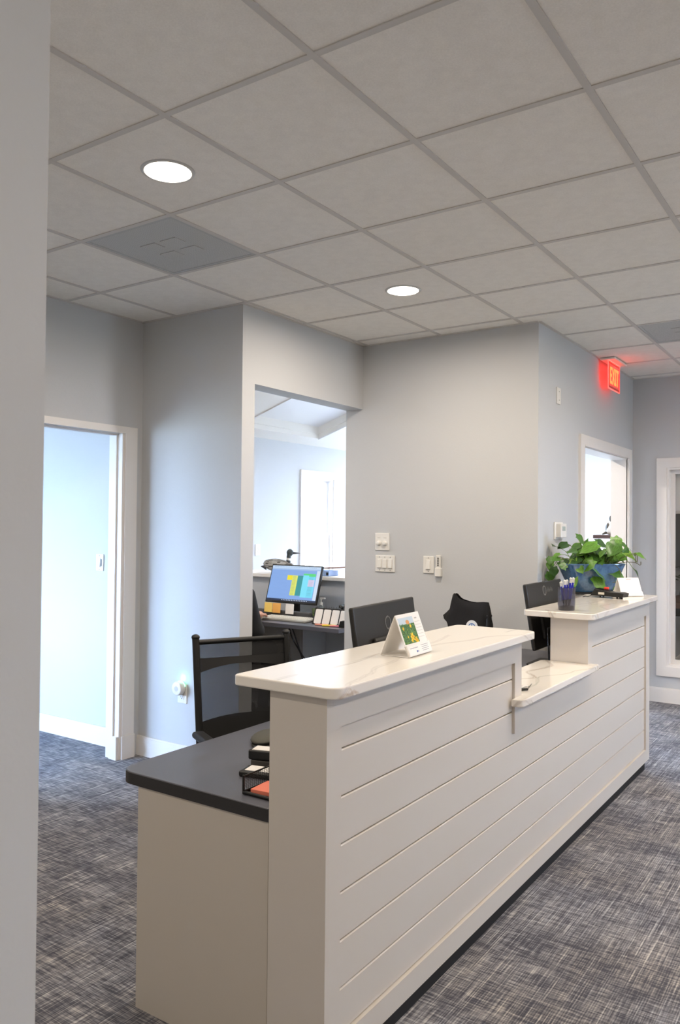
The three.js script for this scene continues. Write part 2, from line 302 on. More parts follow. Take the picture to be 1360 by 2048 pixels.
// baseboards
const bb = 0.13, bt = 0.016;
const skirt = (name, ...runs) => struct(name, runs.flatMap(([x0, x1, z0, z1]) => [box(x0, x1, 0, bb - 0.012, z0, z1), ((x1 - x0) > (z1 - z0) ? box(x0, x1, bb - 0.012, bb, z0 + (z0 === 0 ? 0 : 0.003), z1 - 0.003) : box(x0 + 0.003, x1 - 0.003, bb - 0.012, bb, z0, z1))]), M.trim);
skirt('baseboard_left', [WA, WA + bt, -2.46, 0.9]);
skirt('baseboard_left_return', [WA, WC, WB, WB + bt]);
skirt('baseboard_rear', [-3.372, WE, WD, WD + bt]);
skirt('baseboard_rear_return', [WE, WE + bt, -5.885, WD]);
skirt('baseboard_far', [WE, 3.5, WF, WF + bt]);
skirt('baseboard_office', [-7.3, -4.25, WB, WB + bt]);
skirt('baseboard_meeting_room', [WE, WE + bt, -11, WF - 0.12]);
skirt('baseboard_foreground', [-0.95, -0.95 + bt, -0.672, 2.5]);

// cased openings
{ const g = structGroup('door_1', 'white cased doorway to the daylit office on the left');
  obj('casing', [box(WA, WA + 0.018, 0, 2.18, -3.612, -3.515), box(WA, WA + 0.018, 2.135, 2.18, -3.515, -2.535), box(WA, WA + 0.018, 0, 2.18, -2.535, -2.46)], M.trim, g);
  obj('jamb', [box(-4.232, WA + 0.006, 0, 2.15, -3.515, -3.495), box(-4.232, WA + 0.006, 0, 2.15, -2.555, -2.535), box(-4.232, WA + 0.006, 2.135, 2.155, -3.495, -2.555)], M.trim, g);
  obj('stop', [box(-4.19, -4.15, 0, 2.135, -3.495, -3.483), box(-4.19, -4.15, 2.123, 2.135, -3.483, -2.567), box(-4.19, -4.15, 0, 2.135, -2.567, -2.555)], M.trim, g);
  obj('plinth', [box(WA, WA + 0.024, 0, 0.15, -3.616, -3.51), box(-4.15, WA, 0, 0.15, -3.5, -3.478)], M.trim, g);
}
{ const g = structGroup('door_2', 'white cased opening under the exit sign');
  obj('casing', [box(WE, WE + 0.02, 0, 2.245, -5.985, -5.885), box(WE, WE + 0.02, 2.16, 2.245, -7.25, -5.985), box(WE, WE + 0.02, 0, 2.245, -7.365, -7.25)], M.trim, g);
  obj('jamb', [box(-1.986, WE + 0.008, 0, 2.17, -5.985, -5.965), box(-1.986, WE + 0.008, 0, 2.17, -7.27, -7.25), box(-1.986, WE + 0.008, 2.152, 2.172, -7.25, -5.985)], M.trim, g);
  obj('bead', [box(WE + 0.018, WE + 0.026, 2.16, 2.172, -7.25, -5.985), box(WE + 0.018, WE + 0.026, 0, 2.172, -7.262, -7.25)], M.trim, g);
}
// windows: along 'z' (in a wall facing +x) or along 'x' (facing +z)
function windowUnit(name, label, axis, plane, a0, a1, y0, y1, depth, inside, shadeTop) {
  const g = structGroup(name, label);
  const bx = (a, b, c, d, p, q) => (axis === 'z' ? box(p, q, c, d, a, b) : box(a, b, c, d, p, q));
  const f = plane, b = plane - depth, cw = 0.085, o = inside;
  obj('casing', [bx(a0 - cw, a0, y0 - cw, y1 + cw, f, f + o), bx(a1, a1 + cw, y0 - cw, y1 + cw, f, f + o), bx(a0, a1, y1, y1 + cw, f, f + o), bx(a0, a1, y0 - cw, y0, f, f + o)], M.trim, g);
  obj('jamb', [bx(a0, a0 + 0.02, y0, y1, b, f + 0.006), bx(a1 - 0.02, a1, y0, y1, b, f + 0.006), bx(a0 + 0.02, a1 - 0.02, y1 - 0.02, y1, b, f + 0.006), bx(a0 + 0.02, a1 - 0.02, y0, y0 + 0.02, b, f + 0.006)], M.trim, g);
  const m = (y0 + y1) / 2, p = b + 0.03, s = 0.035;
  for (const [c, d, q] of shadeTop ? [[y0 + 0.02, y1 - 0.02, p]] : [[m - 0.015, y1 - 0.02, p], [y0 + 0.02, m + 0.015, p + 0.03]]) {
    obj('sash', [bx(a0 + 0.02, a0 + 0.02 + s, c, d, q, q + 0.028), bx(a1 - 0.02 - s, a1 - 0.02, c, d, q, q + 0.028), bx(a0 + 0.02 + s, a1 - 0.02 - s, d - s, d, q, q + 0.028), bx(a0 + 0.02 + s, a1 - 0.02 - s, c, c + s, q, q + 0.028)], M.trim, g);
    obj('pane', bx(a0 + 0.05, a1 - 0.05, c + 0.03, d - 0.03, q + 0.012, q + 0.014), M.glass, g);
  }
  return g;
}
windowUnit('window_1', 'white double-hung window in the bright back room', 'z', -5.5, -7.94, -7.36, 0.75, 2.1, 0.12, 0.02);
windowUnit('window_2', 'white double-hung window of the left office', 'z', -7.3, -1.45, -0.42, 0.82, 2.1, 0.12, 0.02);
{ const g = structGroup('window_7', 'white-framed window in the front wall of the left office'), bx = (x0, x1, y0, y1, z0 = -0.21, z1 = -0.08) => box(x0, x1, y0, y1, z0, z1);
  obj('frame', [bx(-7.1, -5.3, 0.62, 0.67), bx(-7.1, -5.3, 2.05, 2.1), bx(-7.1, -7.05, 0.67, 2.05), bx(-5.35, -5.3, 0.67, 2.05), bx(-6.22, -6.18, 0.67, 2.05)], M.trim, g);
  for (const [a, b] of [[-7.05, -6.22], [-6.18, -5.35]]) obj('pane', bx(a, b, 0.67, 2.05, -0.13, -0.128), M.glass, g); }
windowUnit('window_3', 'narrow white window seen through the cased opening', 'x', -10, -2.76, -2.06, 0.85, 2.18, 0.12, 0.02);
windowUnit('window_4', 'white-framed interior window at the right edge of the far wall', 'x', WF, -1.555, 0.25, 0.32, 2.085, 0.12, 0.02, true);
windowUnit('window_8', 'wide white window of the back room beyond the narrow one', 'z', -5.5, -9.7, -8.4, 0.75, 2.1, 0.12, 0.02);
windowUnit('window_5', 'white double-hung window at the end of the back room', 'x', -10, -5.2, -3.4, 0.85, 2.18, 0.12, 0.02);

{ const g = structGroup('window_6', 'white-framed window of the waiting area'), bx = (y0, y1, z0, z1, x0 = 3.49, x1 = 3.62) => box(x0, x1, y0, y1, z0, z1);
  obj('frame', [bx(0.95, 1.0, -6, -5.2), bx(2.05, 2.1, -6, -5.2), bx(1.0, 2.05, -6, -5.95), bx(1.0, 2.05, -5.25, -5.2)], M.trim, g);
  obj('pane', bx(1.0, 2.05, -5.95, -5.25, 3.56, 3.562), M.glass, g); }
// ------------------------------------------------------------------ the reception counter
const CX = -1.228, CB = -1.425, CE = -1.755, CF = -5.388, G1 = 0.9186, DY = 0.1327;
{
  const t = thing('reception_counter', 'long white reception counter faced with horizontal shiplap boards', 'counter', [CX, 0, CE]);
  const L = (x0, x1, y0, y1, z0, z1) => { const g = box(x0, x1, y0, y1, z0, z1); g.translate(-CX, 0, -CE); return g; };
  const inn = CX - 0.011;                                        // recessed panel plane
  obj('core', [L(CB, inn - 0.012, 0.055, 1.076, -3.163, CE - 0.012), L(CB, inn - 0.012, 0.055, 0.815, -4.075, -3.163), L(CB, inn - 0.012, 0.055, 1.076, CF, -4.0795)], M.millwork, t);
  obj('end_post', L(CB, CX, 0.0, 1.076, CE - 0.012, CE), M.millwork, t);
  obj('stile', L(inn - 0.012, CX, 0.055, 1.076, CE - 0.072, CE - 0.012), M.millwork, t);
  obj('stile', L(inn - 0.012, CX, 0.70, 1.076, -3.163, -3.09), M.millwork, t);
  obj('stile', L(inn - 0.012, CX, 0.715, 1.076, -4.143, -4.075), M.millwork, t);
  obj('stile', L(inn - 0.012, CX, 0.055, 1.076, CF, -5.30), M.millwork, t);
  obj('top_rail', L(inn - 0.012, CX, 0.987, 1.076, -3.09, CE - 0.072), M.millwork, t);
  obj('top_rail', L(inn - 0.012, CX, 0.985, 1.076, -5.30, -4.143), M.millwork, t);
  obj('apron_rail', L(inn - 0.012, CX, 0.715, 0.815, -4.075, -3.163), M.millwork, t);
  obj('bottom_rail', L(inn - 0.012, CX, 0.055, 0.13, -5.30, CE - 0.072), M.millwork, t);
  obj('end_panel', L(CB, inn - 0.012, 0.845, 1.076, -4.0795, -4.075), M.millwork, t);
  obj('toe_kick', L(CB + 0.02, CX - 0.014, 0, 0.0555, CF + 0.06, CE - 0.014), std(0x17181a, 0.8), t);
  // boards with eased edges
  const plank = (y0, y1, z0, z1) => {
    const b = 0.003, g = 0.0017, s = poly([[0, y0 + g], [0.0085, y0 + g], [0.012, y0 + g + b], [0.012, y1 - g - b], [0.0085, y1 - g], [0, y1 - g]]);
    const e = extr(s, z1 - z0); e.translate(inn - 0.012 - CX, 0, z0 - CE); return metres(e);
  };
  const rows = [[G1, 0.987], ...[0, 1, 2, 3, 4].map((i) => [G1 - DY * (i + 1), G1 - DY * i]), [0.13, G1 - DY * 5]];
  rows.forEach(([a, b], i) => { if (i < 2) { obj('shiplap_board', plank(a, b, -3.09, CE - 0.072), M.millwork, t); obj('shiplap_board', plank(a, b, -5.30, -4.143), M.millwork, t); } else obj('shiplap_board', plank(a, b, -5.30, CE - 0.072), M.millwork, t); });
  obj('return_wall', L(WE, CB, 0.0, 1.076, CF, -5.26), M.millwork, t);
}
function stone(shape, y0, th, name, label) {                     // shape in (x, -z); eased edge; veins run over the edge
  const g = flat(extr(shape, th - 0.008, 0.004, 10)); g.translate(0, y0 + 0.004, 0);
  const p = g.attributes.position, n = g.attributes.normal, uv = g.attributes.uv, top = y0 + th;
  for (let i = 0; i < p.count; i++) { const ax = Math.abs(n.getX(i)), ay = Math.abs(n.getY(i)), az = Math.abs(n.getZ(i)), e = top - p.getY(i); uv.setXY(i, -p.getZ(i) - 1.6 + (az > ay && az > ax ? -e : 0), p.getX(i) + 2 + (ax > ay && ax >= az ? e : 0)); }
  return tag(obj(name, g, M.quartz), label, 'countertop');
}
stone(rrect(-1.545, 1.74, -1.187, 3.213, [0.012, 0.04, 0.03, 0.03]), 1.0765, 0.031, 'quartz_countertop', 'white veined quartz ledge carrying the flower calendar, nearest to the camera');
{
  const s = new THREE.Shape(); s.moveTo(-1.468, 3.17); s.lineTo(CX + 0.003, 3.17); s.lineTo(CX + 0.003, 3.06); s.lineTo(-1.215, 3.06); s.absarc(-1.215, 3.09, 0.03, -Math.PI / 2, 0); s.lineTo(-1.185, 4.10); s.lineTo(CX + 0.003, 4.10); s.lineTo(CX + 0.003, 4.068); s.lineTo(-1.44, 4.068); s.absarc(-1.44, 4.04, 0.028, Math.PI / 2, Math.PI); s.lineTo(-1.468, 3.17);
  stone(s, 0.8155, 0.03, 'quartz_shelf', 'low veined quartz shelf set in the gap of the counter');
}
{
  const s = new THREE.Shape(); s.moveTo(-1.535, 4.012); s.lineTo(-1.22, 4.012); s.absarc(-1.22, 4.047, 0.035, -Math.PI / 2, 0); s.lineTo(-1.185, 5.40); s.absarc(-1.225, 5.40, 0.04, 0, Math.PI / 2); s.lineTo(WE + 0.004, 5.44); s.lineTo(WE + 0.004, 5.20); s.lineTo(-1.545, 5.20); s.lineTo(-1.545, 4.022);
  stone(s, 1.0765, 0.031, 'quartz_countertop', 'far veined quartz ledge carrying the pen cup and the plant');
}

// ------------------------------------------------------------------ staff desk behind the counter
{
  const t = thing('desk', 'dark grey laminate desk with a beige end panel behind the counter', 'desk', [-1.75, 0, CE]);
  const top = flat(extr(rrect(-2.062, 1.757, CB - 0.003, 5.03, [0.07, 0.004, 0.004, 0.004]), 0.034, 0.003, 10)); top.translate(1.75, 0.703, -CE);
  obj('desktop', metres(top), M.laminate, t);
  obj('edge_band', (() => { const s = rrect(-2.0665, 1.7525, CB - 0.003, 5.03, [0.073, 0.004, 0.004, 0.004]), h = rrect(-2.064, 1.756, CB - 0.004, 5.028, [0.071, 0.003, 0.003, 0.003]); s.holes.push(h); const g = flat(extr(s, 0.036, 0, 10)); g.translate(1.75, 0.7015, -CE); return g; })(), M.laminateEdge, t);
  obj('end_panel', (() => { const g = box(-1.965, CB - 0.003, 0, 0.70, CE - 0.03, CE - 0.002); g.translate(1.75, 0, -CE); return g; })(), M.panel, t);
  for (const z of [-3.35, -5.0]) obj('support_panel', (() => { const g = box(-1.965, CB - 0.003, 0, 0.70, z - 0.013, z + 0.013); g.translate(1.75, 0, -CE); return g; })(), M.panel, t);
}

// ------------------------------------------------------------------ office chairs
const meshAlpha = dataTex(128, 128, (u, v) => { const a = (u * 8) % 1, b = (v * 8) % 1, on = a < 0.62 || b < 0.62; const n = on ? 255 : 0; return [n, n, n]; }, false, 0.016);
M.meshFabric = std(0x1c1c1d, 0.85, { alphaMap: meshAlpha, alphaTest: 0.5, side: THREE.DoubleSide });
function officeChair(label, at, turn) {
  const t = thing('office_chair', label, 'chair', at, turn, 'mesh-back office chairs');
  const bz = (y) => -0.225 - 0.11 * Math.max(0, (y - 0.5)) * 1.2 - 0.012;      // back line
  const hw = (y) => 0.215 + 0.012 * (y - 0.5);
  const post = (s) => obj('back_post', tube([0.50, 0.6, 0.75, 0.9, 1.035].map((y) => V3(s * hw(y), y, bz(y))), 0.0165, 24, 10), M.black, t);
  post(-1); post(1);
  for (const s of [-1, 1]) obj('post_cap', ball(0.019, s * hw(1.035), 1.035, bz(1.035), 1, 0.7, 1), M.black, t);
  const arc = (y, r, sag) => tube([-1, -0.5, 0, 0.5, 1].map((k) => V3(k * hw(y), y - sag * (1 - k * k), bz(y) - 0.028 * (1 - k * k))), r, 24, 8);
  obj('top_rail', [arc(1.012, 0.012, 0.004)], M.black, t);
  const sheet = (y0, y1, sag0, sag1, off, nu = 12, nv = 6) => {
    const pos = [], idx = [], uv = [];
    for (let j = 0; j <= nv; j++) for (let i = 0; i <= nu; i++) { const k = -1 + 2 * i / nu, f = j / nv, y = y0 + (y1 - y0) * f - (sag0 + (sag1 - sag0) * f) * (1 - k * k); const yy = y0 + (y1 - y0) * f; pos.push(k * hw(yy), y, bz(yy) - 0.028 * (1 - k * k) + off); uv.push(k * 0.22, y); }
    for (let j = 0; j < nv; j++) for (let i = 0; i < nu; i++) { const a = j * (nu + 1) + i, b = a + 1, c = a + nu + 1, d = c + 1; idx.push(a, b, c, b, d, c); }
    const g = new THREE.BufferGeometry(); g.setAttribute('position', new THREE.Float32BufferAttribute(pos, 3)); g.setAttribute('uv', new THREE.Float32BufferAttribute(uv, 2)); g.setIndex(idx); g.computeVertexNormals(); return g;
  };
  obj('mesh_panel', sheet(0.52, 1.012, 0, 0, 0), M.meshFabric, t);
  const solid = (y0, y1, s0, s1) => { const a = plain(sheet(y0, y1, s0, s1, 0.006)), b = plain(sheet(y0, y1, s0, s1, -0.006)); return [a, b]; };
  obj('lumbar_band', solid(0.875, 0.94, -0.03, 0.006), std(0x161617, 0.7, { side: THREE.DoubleSide }), t);
  obj('lower_band', solid(0.52, 0.66, 0.03, -0.02), std(0x131314, 0.7, { side: THREE.DoubleSide }), t);
  obj('seat', rbox(0.47, 0.075, 0.46, 0.035, 0, 0.455, 0.02, 4), M.blackSoft, t);
  for (const s of [-1, 1]) obj('armrest', [rbox(0.055, 0.028, 0.22, 0.013, s * 0.27, 0.655, 0.0), tube([V3(s * 0.22, 0.43, 0), V3(s * 0.275, 0.47, -0.01), V3(s * 0.275, 0.645, -0.01)], 0.014)], M.black, t);
  obj('column', [cyl(0.028, 0.025, 0.32, 0, 0.1, 0), cyl(0.06, 0.07, 0.04, 0, 0.385, 0)], M.black, t);
  for (let k = 0; k < 5; k++) { const a = k * Math.PI * 2 / 5 + 0.3, c = Math.cos(a), s = Math.sin(a); const ba = obj('base_arm', bar(V3(0, 0.115, 0), V3(c * 0.27, 0.075, s * 0.27), 0.024, 8, 0.015), M.black, t); obj('caster', [cyl(0.027, 0.027, 0.04, 0, -0.02, 0, 16).rotateZ(Math.PI / 2).rotateY(-a).translate(c * 0.275, 0.028, s * 0.275)], M.black, ba); }
  return t;
}
officeChair('black mesh-back office chair pulled up to the near end of the desk', [-2.16, 0, -2.64], 1.08);
officeChair('black office chair under the draped jacket by the switch wall', [-2.25, 0, -4.30], -0.49).scale.set(0.8, 0.97, 1);

// black jacket draped over the second chair
{
  const t = thing('jacket', 'black zip jacket with a small round white and blue emblem draped over a chair back', 'jacket', [-2.115, 0.5, -4.575], -0.49);
  const nu = 48, nv = 26, pos = [], idx = [];
  for (let j = 0; j <= nv; j++) for (let i = 0; i < nu; i++) {
    const f = j / nv, a = i / nu * Math.PI * 2, ca = Math.cos(a), sa = Math.sin(a), cc = Math.sign(ca) * Math.pow(Math.abs(ca), 0.6);
    const w = 0.185 + 0.085 * Math.pow(f, 0.8), d = 0.012 + 0.075 * Math.pow(f, 0.55);                  // the top is a folded edge
    const fold = (0.012 * Math.sin(a * 6 + f * 5) + 0.007 * Math.sin(a * 11 - f * 8)) * Math.min(1, f * 2.5) + 0.016 * (vnoise(a * 2.07, f * 9, 13, 10, 51) - 0.5) * Math.min(1, f * 4);
    const top = 0.585 + 0.030 * Math.exp(-Math.pow((cc + 0.82) / 0.2, 2)) - 0.012 * Math.exp(-Math.pow((cc - 0.1) / 0.5, 2));
    let x = w * cc + fold * ca, z = d * sa + fold * sa;
    const y = top * (1 - f);
    if (ca < 0) x += ca * (0.075 * Math.exp(-Math.pow((y - 0.455) / 0.035, 2)) - 0.02 * Math.exp(-Math.pow((y - 0.40) / 0.02, 2)));   // bunched sleeve
    pos.push(x, y, z);
  }
  for (let j = 0; j < nv; j++) for (let i = 0; i < nu; i++) { const a = j * nu + i, b = j * nu + (i + 1) % nu, c = a + nu, d = b + nu; idx.push(a, b, c, b, d, c); }
  const g = new THREE.BufferGeometry(); g.setAttribute('position', new THREE.Float32BufferAttribute(pos, 3)); g.setIndex(idx); g.computeVertexNormals();
  const jb = obj('body', metres(plain(g)), std(0x121113, 0.95, { side: THREE.DoubleSide }), t);
  const em = canvasTex(128, 128, (c) => { c.fillStyle = '#e9ecef'; c.fillRect(0, 0, 128, 128); c.strokeStyle = '#2f62a8'; c.lineWidth = 9; c.beginPath(); c.arc(64, 70, 36, 0, 7); c.stroke(); c.fillStyle = '#3d74b8'; c.fillRect(34, 62, 60, 9); c.fillRect(40, 80, 48, 8); c.fillRect(58, 40, 10, 60); });
  const e = new THREE.CircleGeometry(0.04, 24); e.scale(1, 1, 1); e.rotateX(-0.1); e.rotateY(0.45); e.translate(0.125, 0.435, 0.082);
  obj('emblem', e, std(0xffffff, 0.7, { map: em, side: THREE.DoubleSide }), jb);
}

// ------------------------------------------------------------------ monitors
function monitorBackOn(label, at, turn, tilt, W, Hh, logo, lift) {
  const t = thing('monitor', label, 'monitor', at, turn, 'monitors behind the counter');   // local +z is the back
  const tiltG = (g) => { g.translate(0, -0.30, 0); g.rotateX(tilt); g.translate(0, 0.30, 0); return g; };
  const hs = obj('housing', tiltG(rbox(W, Hh, 0.022, 0.008, 0, 0.30, 0.0, 3)), M.monitorBack, t);
  obj('rear_bulge', tiltG(rbox(W * 0.55, Hh * 0.5, 0.03, 0.014, 0, 0.25, 0.016, 3)), M.monitorBack, t);
  obj('screen', tiltG(box(-W / 2 + 0.01, W / 2 - 0.01, 0.30 - Hh / 2 + 0.016, 0.30 + Hh / 2 - 0.01, -0.0135, -0.0112)), M.blackGloss, hs);
  obj('stand_neck', rbox(0.06, 0.27, 0.03, 0.01, 0, 0.145, 0.035), M.black, t);
  obj('stand_base', rbox(0.24, 0.014, 0.19, 0.006, 0, 0.007, 0.01), M.black, t);
  const ring = new THREE.TorusGeometry(0.026, 0.0032, 8, 28); ring.scale(1, 1, 0.5); ring.translate(logo, lift, 0.0115);
  const marks = [ring]; if (logo < 0) for (let k = 0; k < 5; k++) marks.push(box(logo + 0.045 + k * 0.022, logo + 0.049 + k * 0.022, lift - 0.012, lift + 0.010 + 0.006 * (k % 2), 0.0105, 0.0122), box(logo + 0.045 + k * 0.022, logo + 0.057 + k * 0.022, lift - 0.003, lift + 0.001, 0.0105, 0.0122));
  obj('logo', marks.map((m) => tiltG(plain(m))), std(0x6f6d6a, 0.35), hs);
  return t;
}
monitorBackOn('black monitor seen from behind, beside the flower calendar', [-1.735, 0.74, -2.93], Math.PI / 2 + 0.10, -0.14, 0.61, 0.355, 0.0, 0.388);
monitorBackOn('black monitor seen from behind, left of the pen cup', [-1.612, 0.74, -4.555], Math.PI / 2 + 0.02, -0.16, 0.625, 0.37, -0.025, 0.432);
{ // desk phone and cable in the gap above the low shelf
  const t = thing('desk_phone', 'black desk phone in the shadowed gap behind the low shelf', 'phone', [-1.80, 0.7462, -4.12], 0.5);
  const body = extr(poly([[0, 0], [0.2, 0], [0.2, 0.03], [0, 0.11]]), 0.2, 0.006); body.rotateY(Math.PI / 2); body.translate(-0.1, 0, 0.1);
  obj('body', body, M.black, t);
  obj('handset', [rbox(0.05, 0.03, 0.2, 0.014, -0.06, 0.105, 0.0, 3).rotateX(0.0)], M.blackGloss, t);
  const c = obj('cable', tube([V3(-1.455, 0.745, -4.15), V3(-1.47, 0.93, -4.17), V3(-1.48, 1.0, -4.2), V3(-1.47, 0.96, -4.26), V3(-1.455, 0.745, -4.3)], 0.004, 32, 6), M.blackGloss); tag(c, 'thin black cable looping up behind the second monitor', 'cable');
  const p = thing('computer_tower', 'black computer case on the desk below the second monitor', 'computer', [-1.471, 0.7402, -4.6], 0);
  obj('case', rbox(0.09, 0.27, 0.30, 0.008, 0, 0.135, 0), M.black, p); obj('power_light', cyl(0.006, 0.006, 0.003, 0, 0, 0, 12).rotateX(Math.PI / 2).translate(0.0, 0.22, 0.151), std(0xb01515, 0.4), p);
}

// ------------------------------------------------------------------ small things on the near desk
{
  const t = thing('mouse_pad', 'dark olive mouse pad with a raised wrist rest', 'mouse pad', [-1.80, 0.7412, -2.33], 0.35);
  obj('pad', flat(extr(rrect(-0.12, -0.11, 0.13, 0.11, 0.05), 0.004, 0.001)), std(0x35342e, 0.9), t);
  const w = ball(1, 0, 0, 0, 0.055, 0.018, 0.1); w.translate(-0.085, 0.014, 0); obj('wrist_rest', w, std(0x4a4940, 0.75), t);
  const m = thing('computer_mouse', 'black computer mouse beside the end post', 'mouse', [-1.72, 0.7482, -2.36], 0.35);
  const sh = obj('shell', ball(1, 0, 0, 0, 0.032, 0.018, 0.055).translate(0, 0.016, 0), M.black, m); obj('wheel', cyl(0.008, 0.008, 0.006, 0, -0.003, 0, 12).rotateZ(Math.PI / 2).translate(0, 0.032, -0.022), M.greyPlastic, sh);
}
{ // stapler-like box stack, tape tray and wire organiser, half hidden by the end post
  const s = thing('stamp', 'black self-inking stamp with a white label on the desk', 'stamp', [-1.70, 0.74, -2.06], 0.3);
  obj('base', rbox(0.07, 0.022, 0.05, 0.004, 0, 0.011, 0), std(0x55524e, 0.5), s); obj('cap', rbox(0.085, 0.032, 0.058, 0.006, 0, 0.039, 0), M.black, s); obj('label', box(-0.03, 0.034, 0.055, 0.0565, -0.024, 0.024), M.whitePaper, s);
  const p = thing('ink_pad', 'flat black case with a white sticker on the desk', 'case', [-1.638, 0.74, -1.972], 0.25);
  obj('case', rbox(0.12, 0.018, 0.075, 0.006, 0, 0.009, 0), M.black, p); obj('sticker', box(-0.045, 0.0, 0.018, 0.0192, -0.03, 0.022), M.whitePaper, p); obj('sticker', box(0.008, 0.045, 0.018, 0.0192, -0.03, 0.022), M.whitePaper, p);
  const o = thing('wire_organiser', 'black wire mesh organiser holding orange notes', 'organiser', [-1.51, 0.741, -1.868], 0.0);
  const w = 0.055, d = 0.062, wire = (a, b, r = 0.0026) => bar(V3(...a), V3(...b), r, 6);
  const frame = []; for (const y of [0.005, 0.052]) frame.push(wire([-w, y, -d], [w, y, -d]), wire([-w, y, -d], [-w, y, d]), wire([w, y, -d], [w, y, d])); frame.push(wire([-w, 0.005, d], [w, 0.005, d], 0.005), wire([-w, 0.005, -d], [-w, 0.005, d], 0.005));
  for (const [x, z] of [[-w, d], [w, d], [-w, -d], [w, -d]]) frame.push(wire([x, 0, z], [x, 0.055, z], 0.0034));
  obj('frame', frame, M.black, o);
  const sheet = []; for (let k = 1; k < 11; k++) sheet.push(wire([-w, 0.005 + k * 0.0045, -d], [-w, 0.005 + k * 0.0045, d], 0.0006)); for (let k = 1; k < 14; k++) sheet.push(wire([-w, 0.005, -d + k * 0.009], [-w, 0.052, -d + k * 0.009], 0.0006));
  obj('mesh_side', sheet, M.black, o); obj('floor_mesh', box(-w, w, 0.001, 0.003, -d, d), M.black, o); obj('post', wire([w * 0.3, 0.0, -d], [w * 0.3, 0.085, -d], 0.003), M.black, o);
  const n = thing('note_pad', 'stack of salmon orange notes in the wire organiser', 'notes', [-1.505, 0.7445, -1.865], 0.1);
  obj('pad', rbox(0.09, 0.012, 0.09, 0.001, 0, 0.006, 0), std(0xf0866c, 0.8), n); obj('top_sheet', box(-0.01, 0.04, 0.0122, 0.0136, -0.04, -0.01), std(0xd9e6dd, 0.8), n);
}

// ------------------------------------------------------------------ tent calendars
function tent(name, label, at, turn, w, h, half, lip, faceTex, side) {
  const t = thing(name, label, 'calendar', at, turn, 'tent calendars on the counter'), th = 0.0018;   // faces local +z
  const len = Math.hypot(h, half), lean = Math.atan2(half, h);
  const panel = (y0, y1, z) => { const g = rbox(w, y1 - y0, th, 0.0008, 0, (y0 + y1) / 2, z, 1); return g; };
  const front = panel(0, len, 0); front.rotateX(-lean); front.translate(0, 0, half);
  const back = panel(0, len, 0); back.rotateX(lean); back.translate(0, 0, -half);
  const fp = obj('front_panel', front, M.whitePaper, t); obj('back_panel', back, M.whitePaper, t); obj('base_flap', box(-w / 2, w / 2, 0.0005, 0.0018, -half, half), M.whitePaper, t);
  const pg = new THREE.PlaneGeometry(w * 0.98, len * 0.97); pg.translate(0, len / 2, th / 2 + 0.0006); pg.rotateX(-lean); pg.translate(0, 0, half);
  obj('print', pg, std(0xffffff, 0.7, { map: faceTex }), fp);
  if (lip) { const l = rbox(w, lip, 0.006, 0.001, 0, lip / 2, 0.005, 1); l.rotateX(-lean); l.translate(0, 0, half); const pk = obj('pocket', l, M.whitePaper, t);
    const lg = new THREE.PlaneGeometry(w * 0.96, lip * 0.9); lg.translate(0, lip / 2, 0.0087); lg.rotateX(-lean); lg.translate(0, 0, half); obj('pocket_print', lg, std(0xffffff, 0.7, { map: side }), pk); }
  return t;
}
const flowers = canvasTex(512, 420, (c, w, h) => {
  c.fillStyle = '#f6f3ee'; c.fillRect(0, 0, w, h);
  const x0 = 18, x1 = 345, y0 = 30, y1 = 300;
  c.save(); c.beginPath(); c.rect(x0, y0, x1 - x0, y1 - y0); c.clip();
  c.fillStyle = '#49733a'; c.fillRect(x0, y0, x1 - x0, y1 - y0); c.fillStyle = '#c9d8e2'; c.fillRect(x0, y0, x1 - x0, 70);
  for (let k = 0; k < 260; k++) { c.fillStyle = ['#35602f', '#5f8b44', '#2f4f33', '#7a9c4e', '#4c7a52'][k % 5]; c.beginPath(); c.ellipse(rr(x0, x1), rr(y0 + 70, y1), rr(4, 20), rr(3, 9), rr(0, 3), 0, 7); c.fill(); }
  c.fillStyle = '#d99a5f'; c.beginPath(); c.ellipse(x0 + 190, y0 + 52, 38, 24, 0, 0, 7); c.fill();
  for (const [fx, fy, r] of [[205, 205, 44], [270, 245, 36], [175, 240, 24], [60, 110, 20], [230, 95, 22], [290, 270, 22], [110, 200, 14]]) for (let k = 0; k < 6; k++) { const a = k / 6 * 6.283; c.fillStyle = k % 2 ? '#f0cd2c' : '#e0b01c'; c.beginPath(); c.ellipse(x0 + fx + Math.cos(a) * r * 0.5, y0 + fy + Math.sin(a) * r * 0.5, r * 0.55, r * 0.3, a, 0, 7); c.fill(); }
  c.fillStyle = '#d98a1a'; for (const [fx, fy] of [[205, 205], [270, 245]]) { c.beginPath(); c.arc(x0 + fx, y0 + fy, 11, 0, 7); c.fill(); }
  c.restore();
  c.fillStyle = '#a9a69f'; for (const q of [384, 402, 420]) c.fillRect(q, 48, 13, 13); c.fillStyle = '#b9b6b0'; for (let r = 0; r < 6; r++) for (let k = 0; k < 5; k++) c.fillRect(368 + k * 25, 90 + r * 32, 12, 6);
});
const pocketPrint = canvasTex(512, 130, (c, w, h) => { c.fillStyle = '#f6f3ef'; c.fillRect(0, 0, w, h); c.fillStyle = '#8d8aa0'; for (let k = 0; k < 14; k++) c.fillRect(40 + k * 13, 34, 9, 9 + (k % 3)); c.fillStyle = '#4a5ea8'; c.beginPath(); c.arc(180, 88, 14, 0, 7); c.fill(); c.fillStyle = '#7a8ac0'; c.fillRect(198, 78, 16, 20); c.fillStyle = '#9c99a6'; for (let r = 0; r < 4; r++) c.fillRect(290 + 10 * (r % 2), 22 + r * 24, 170 - 20 * (r % 2), 6); });
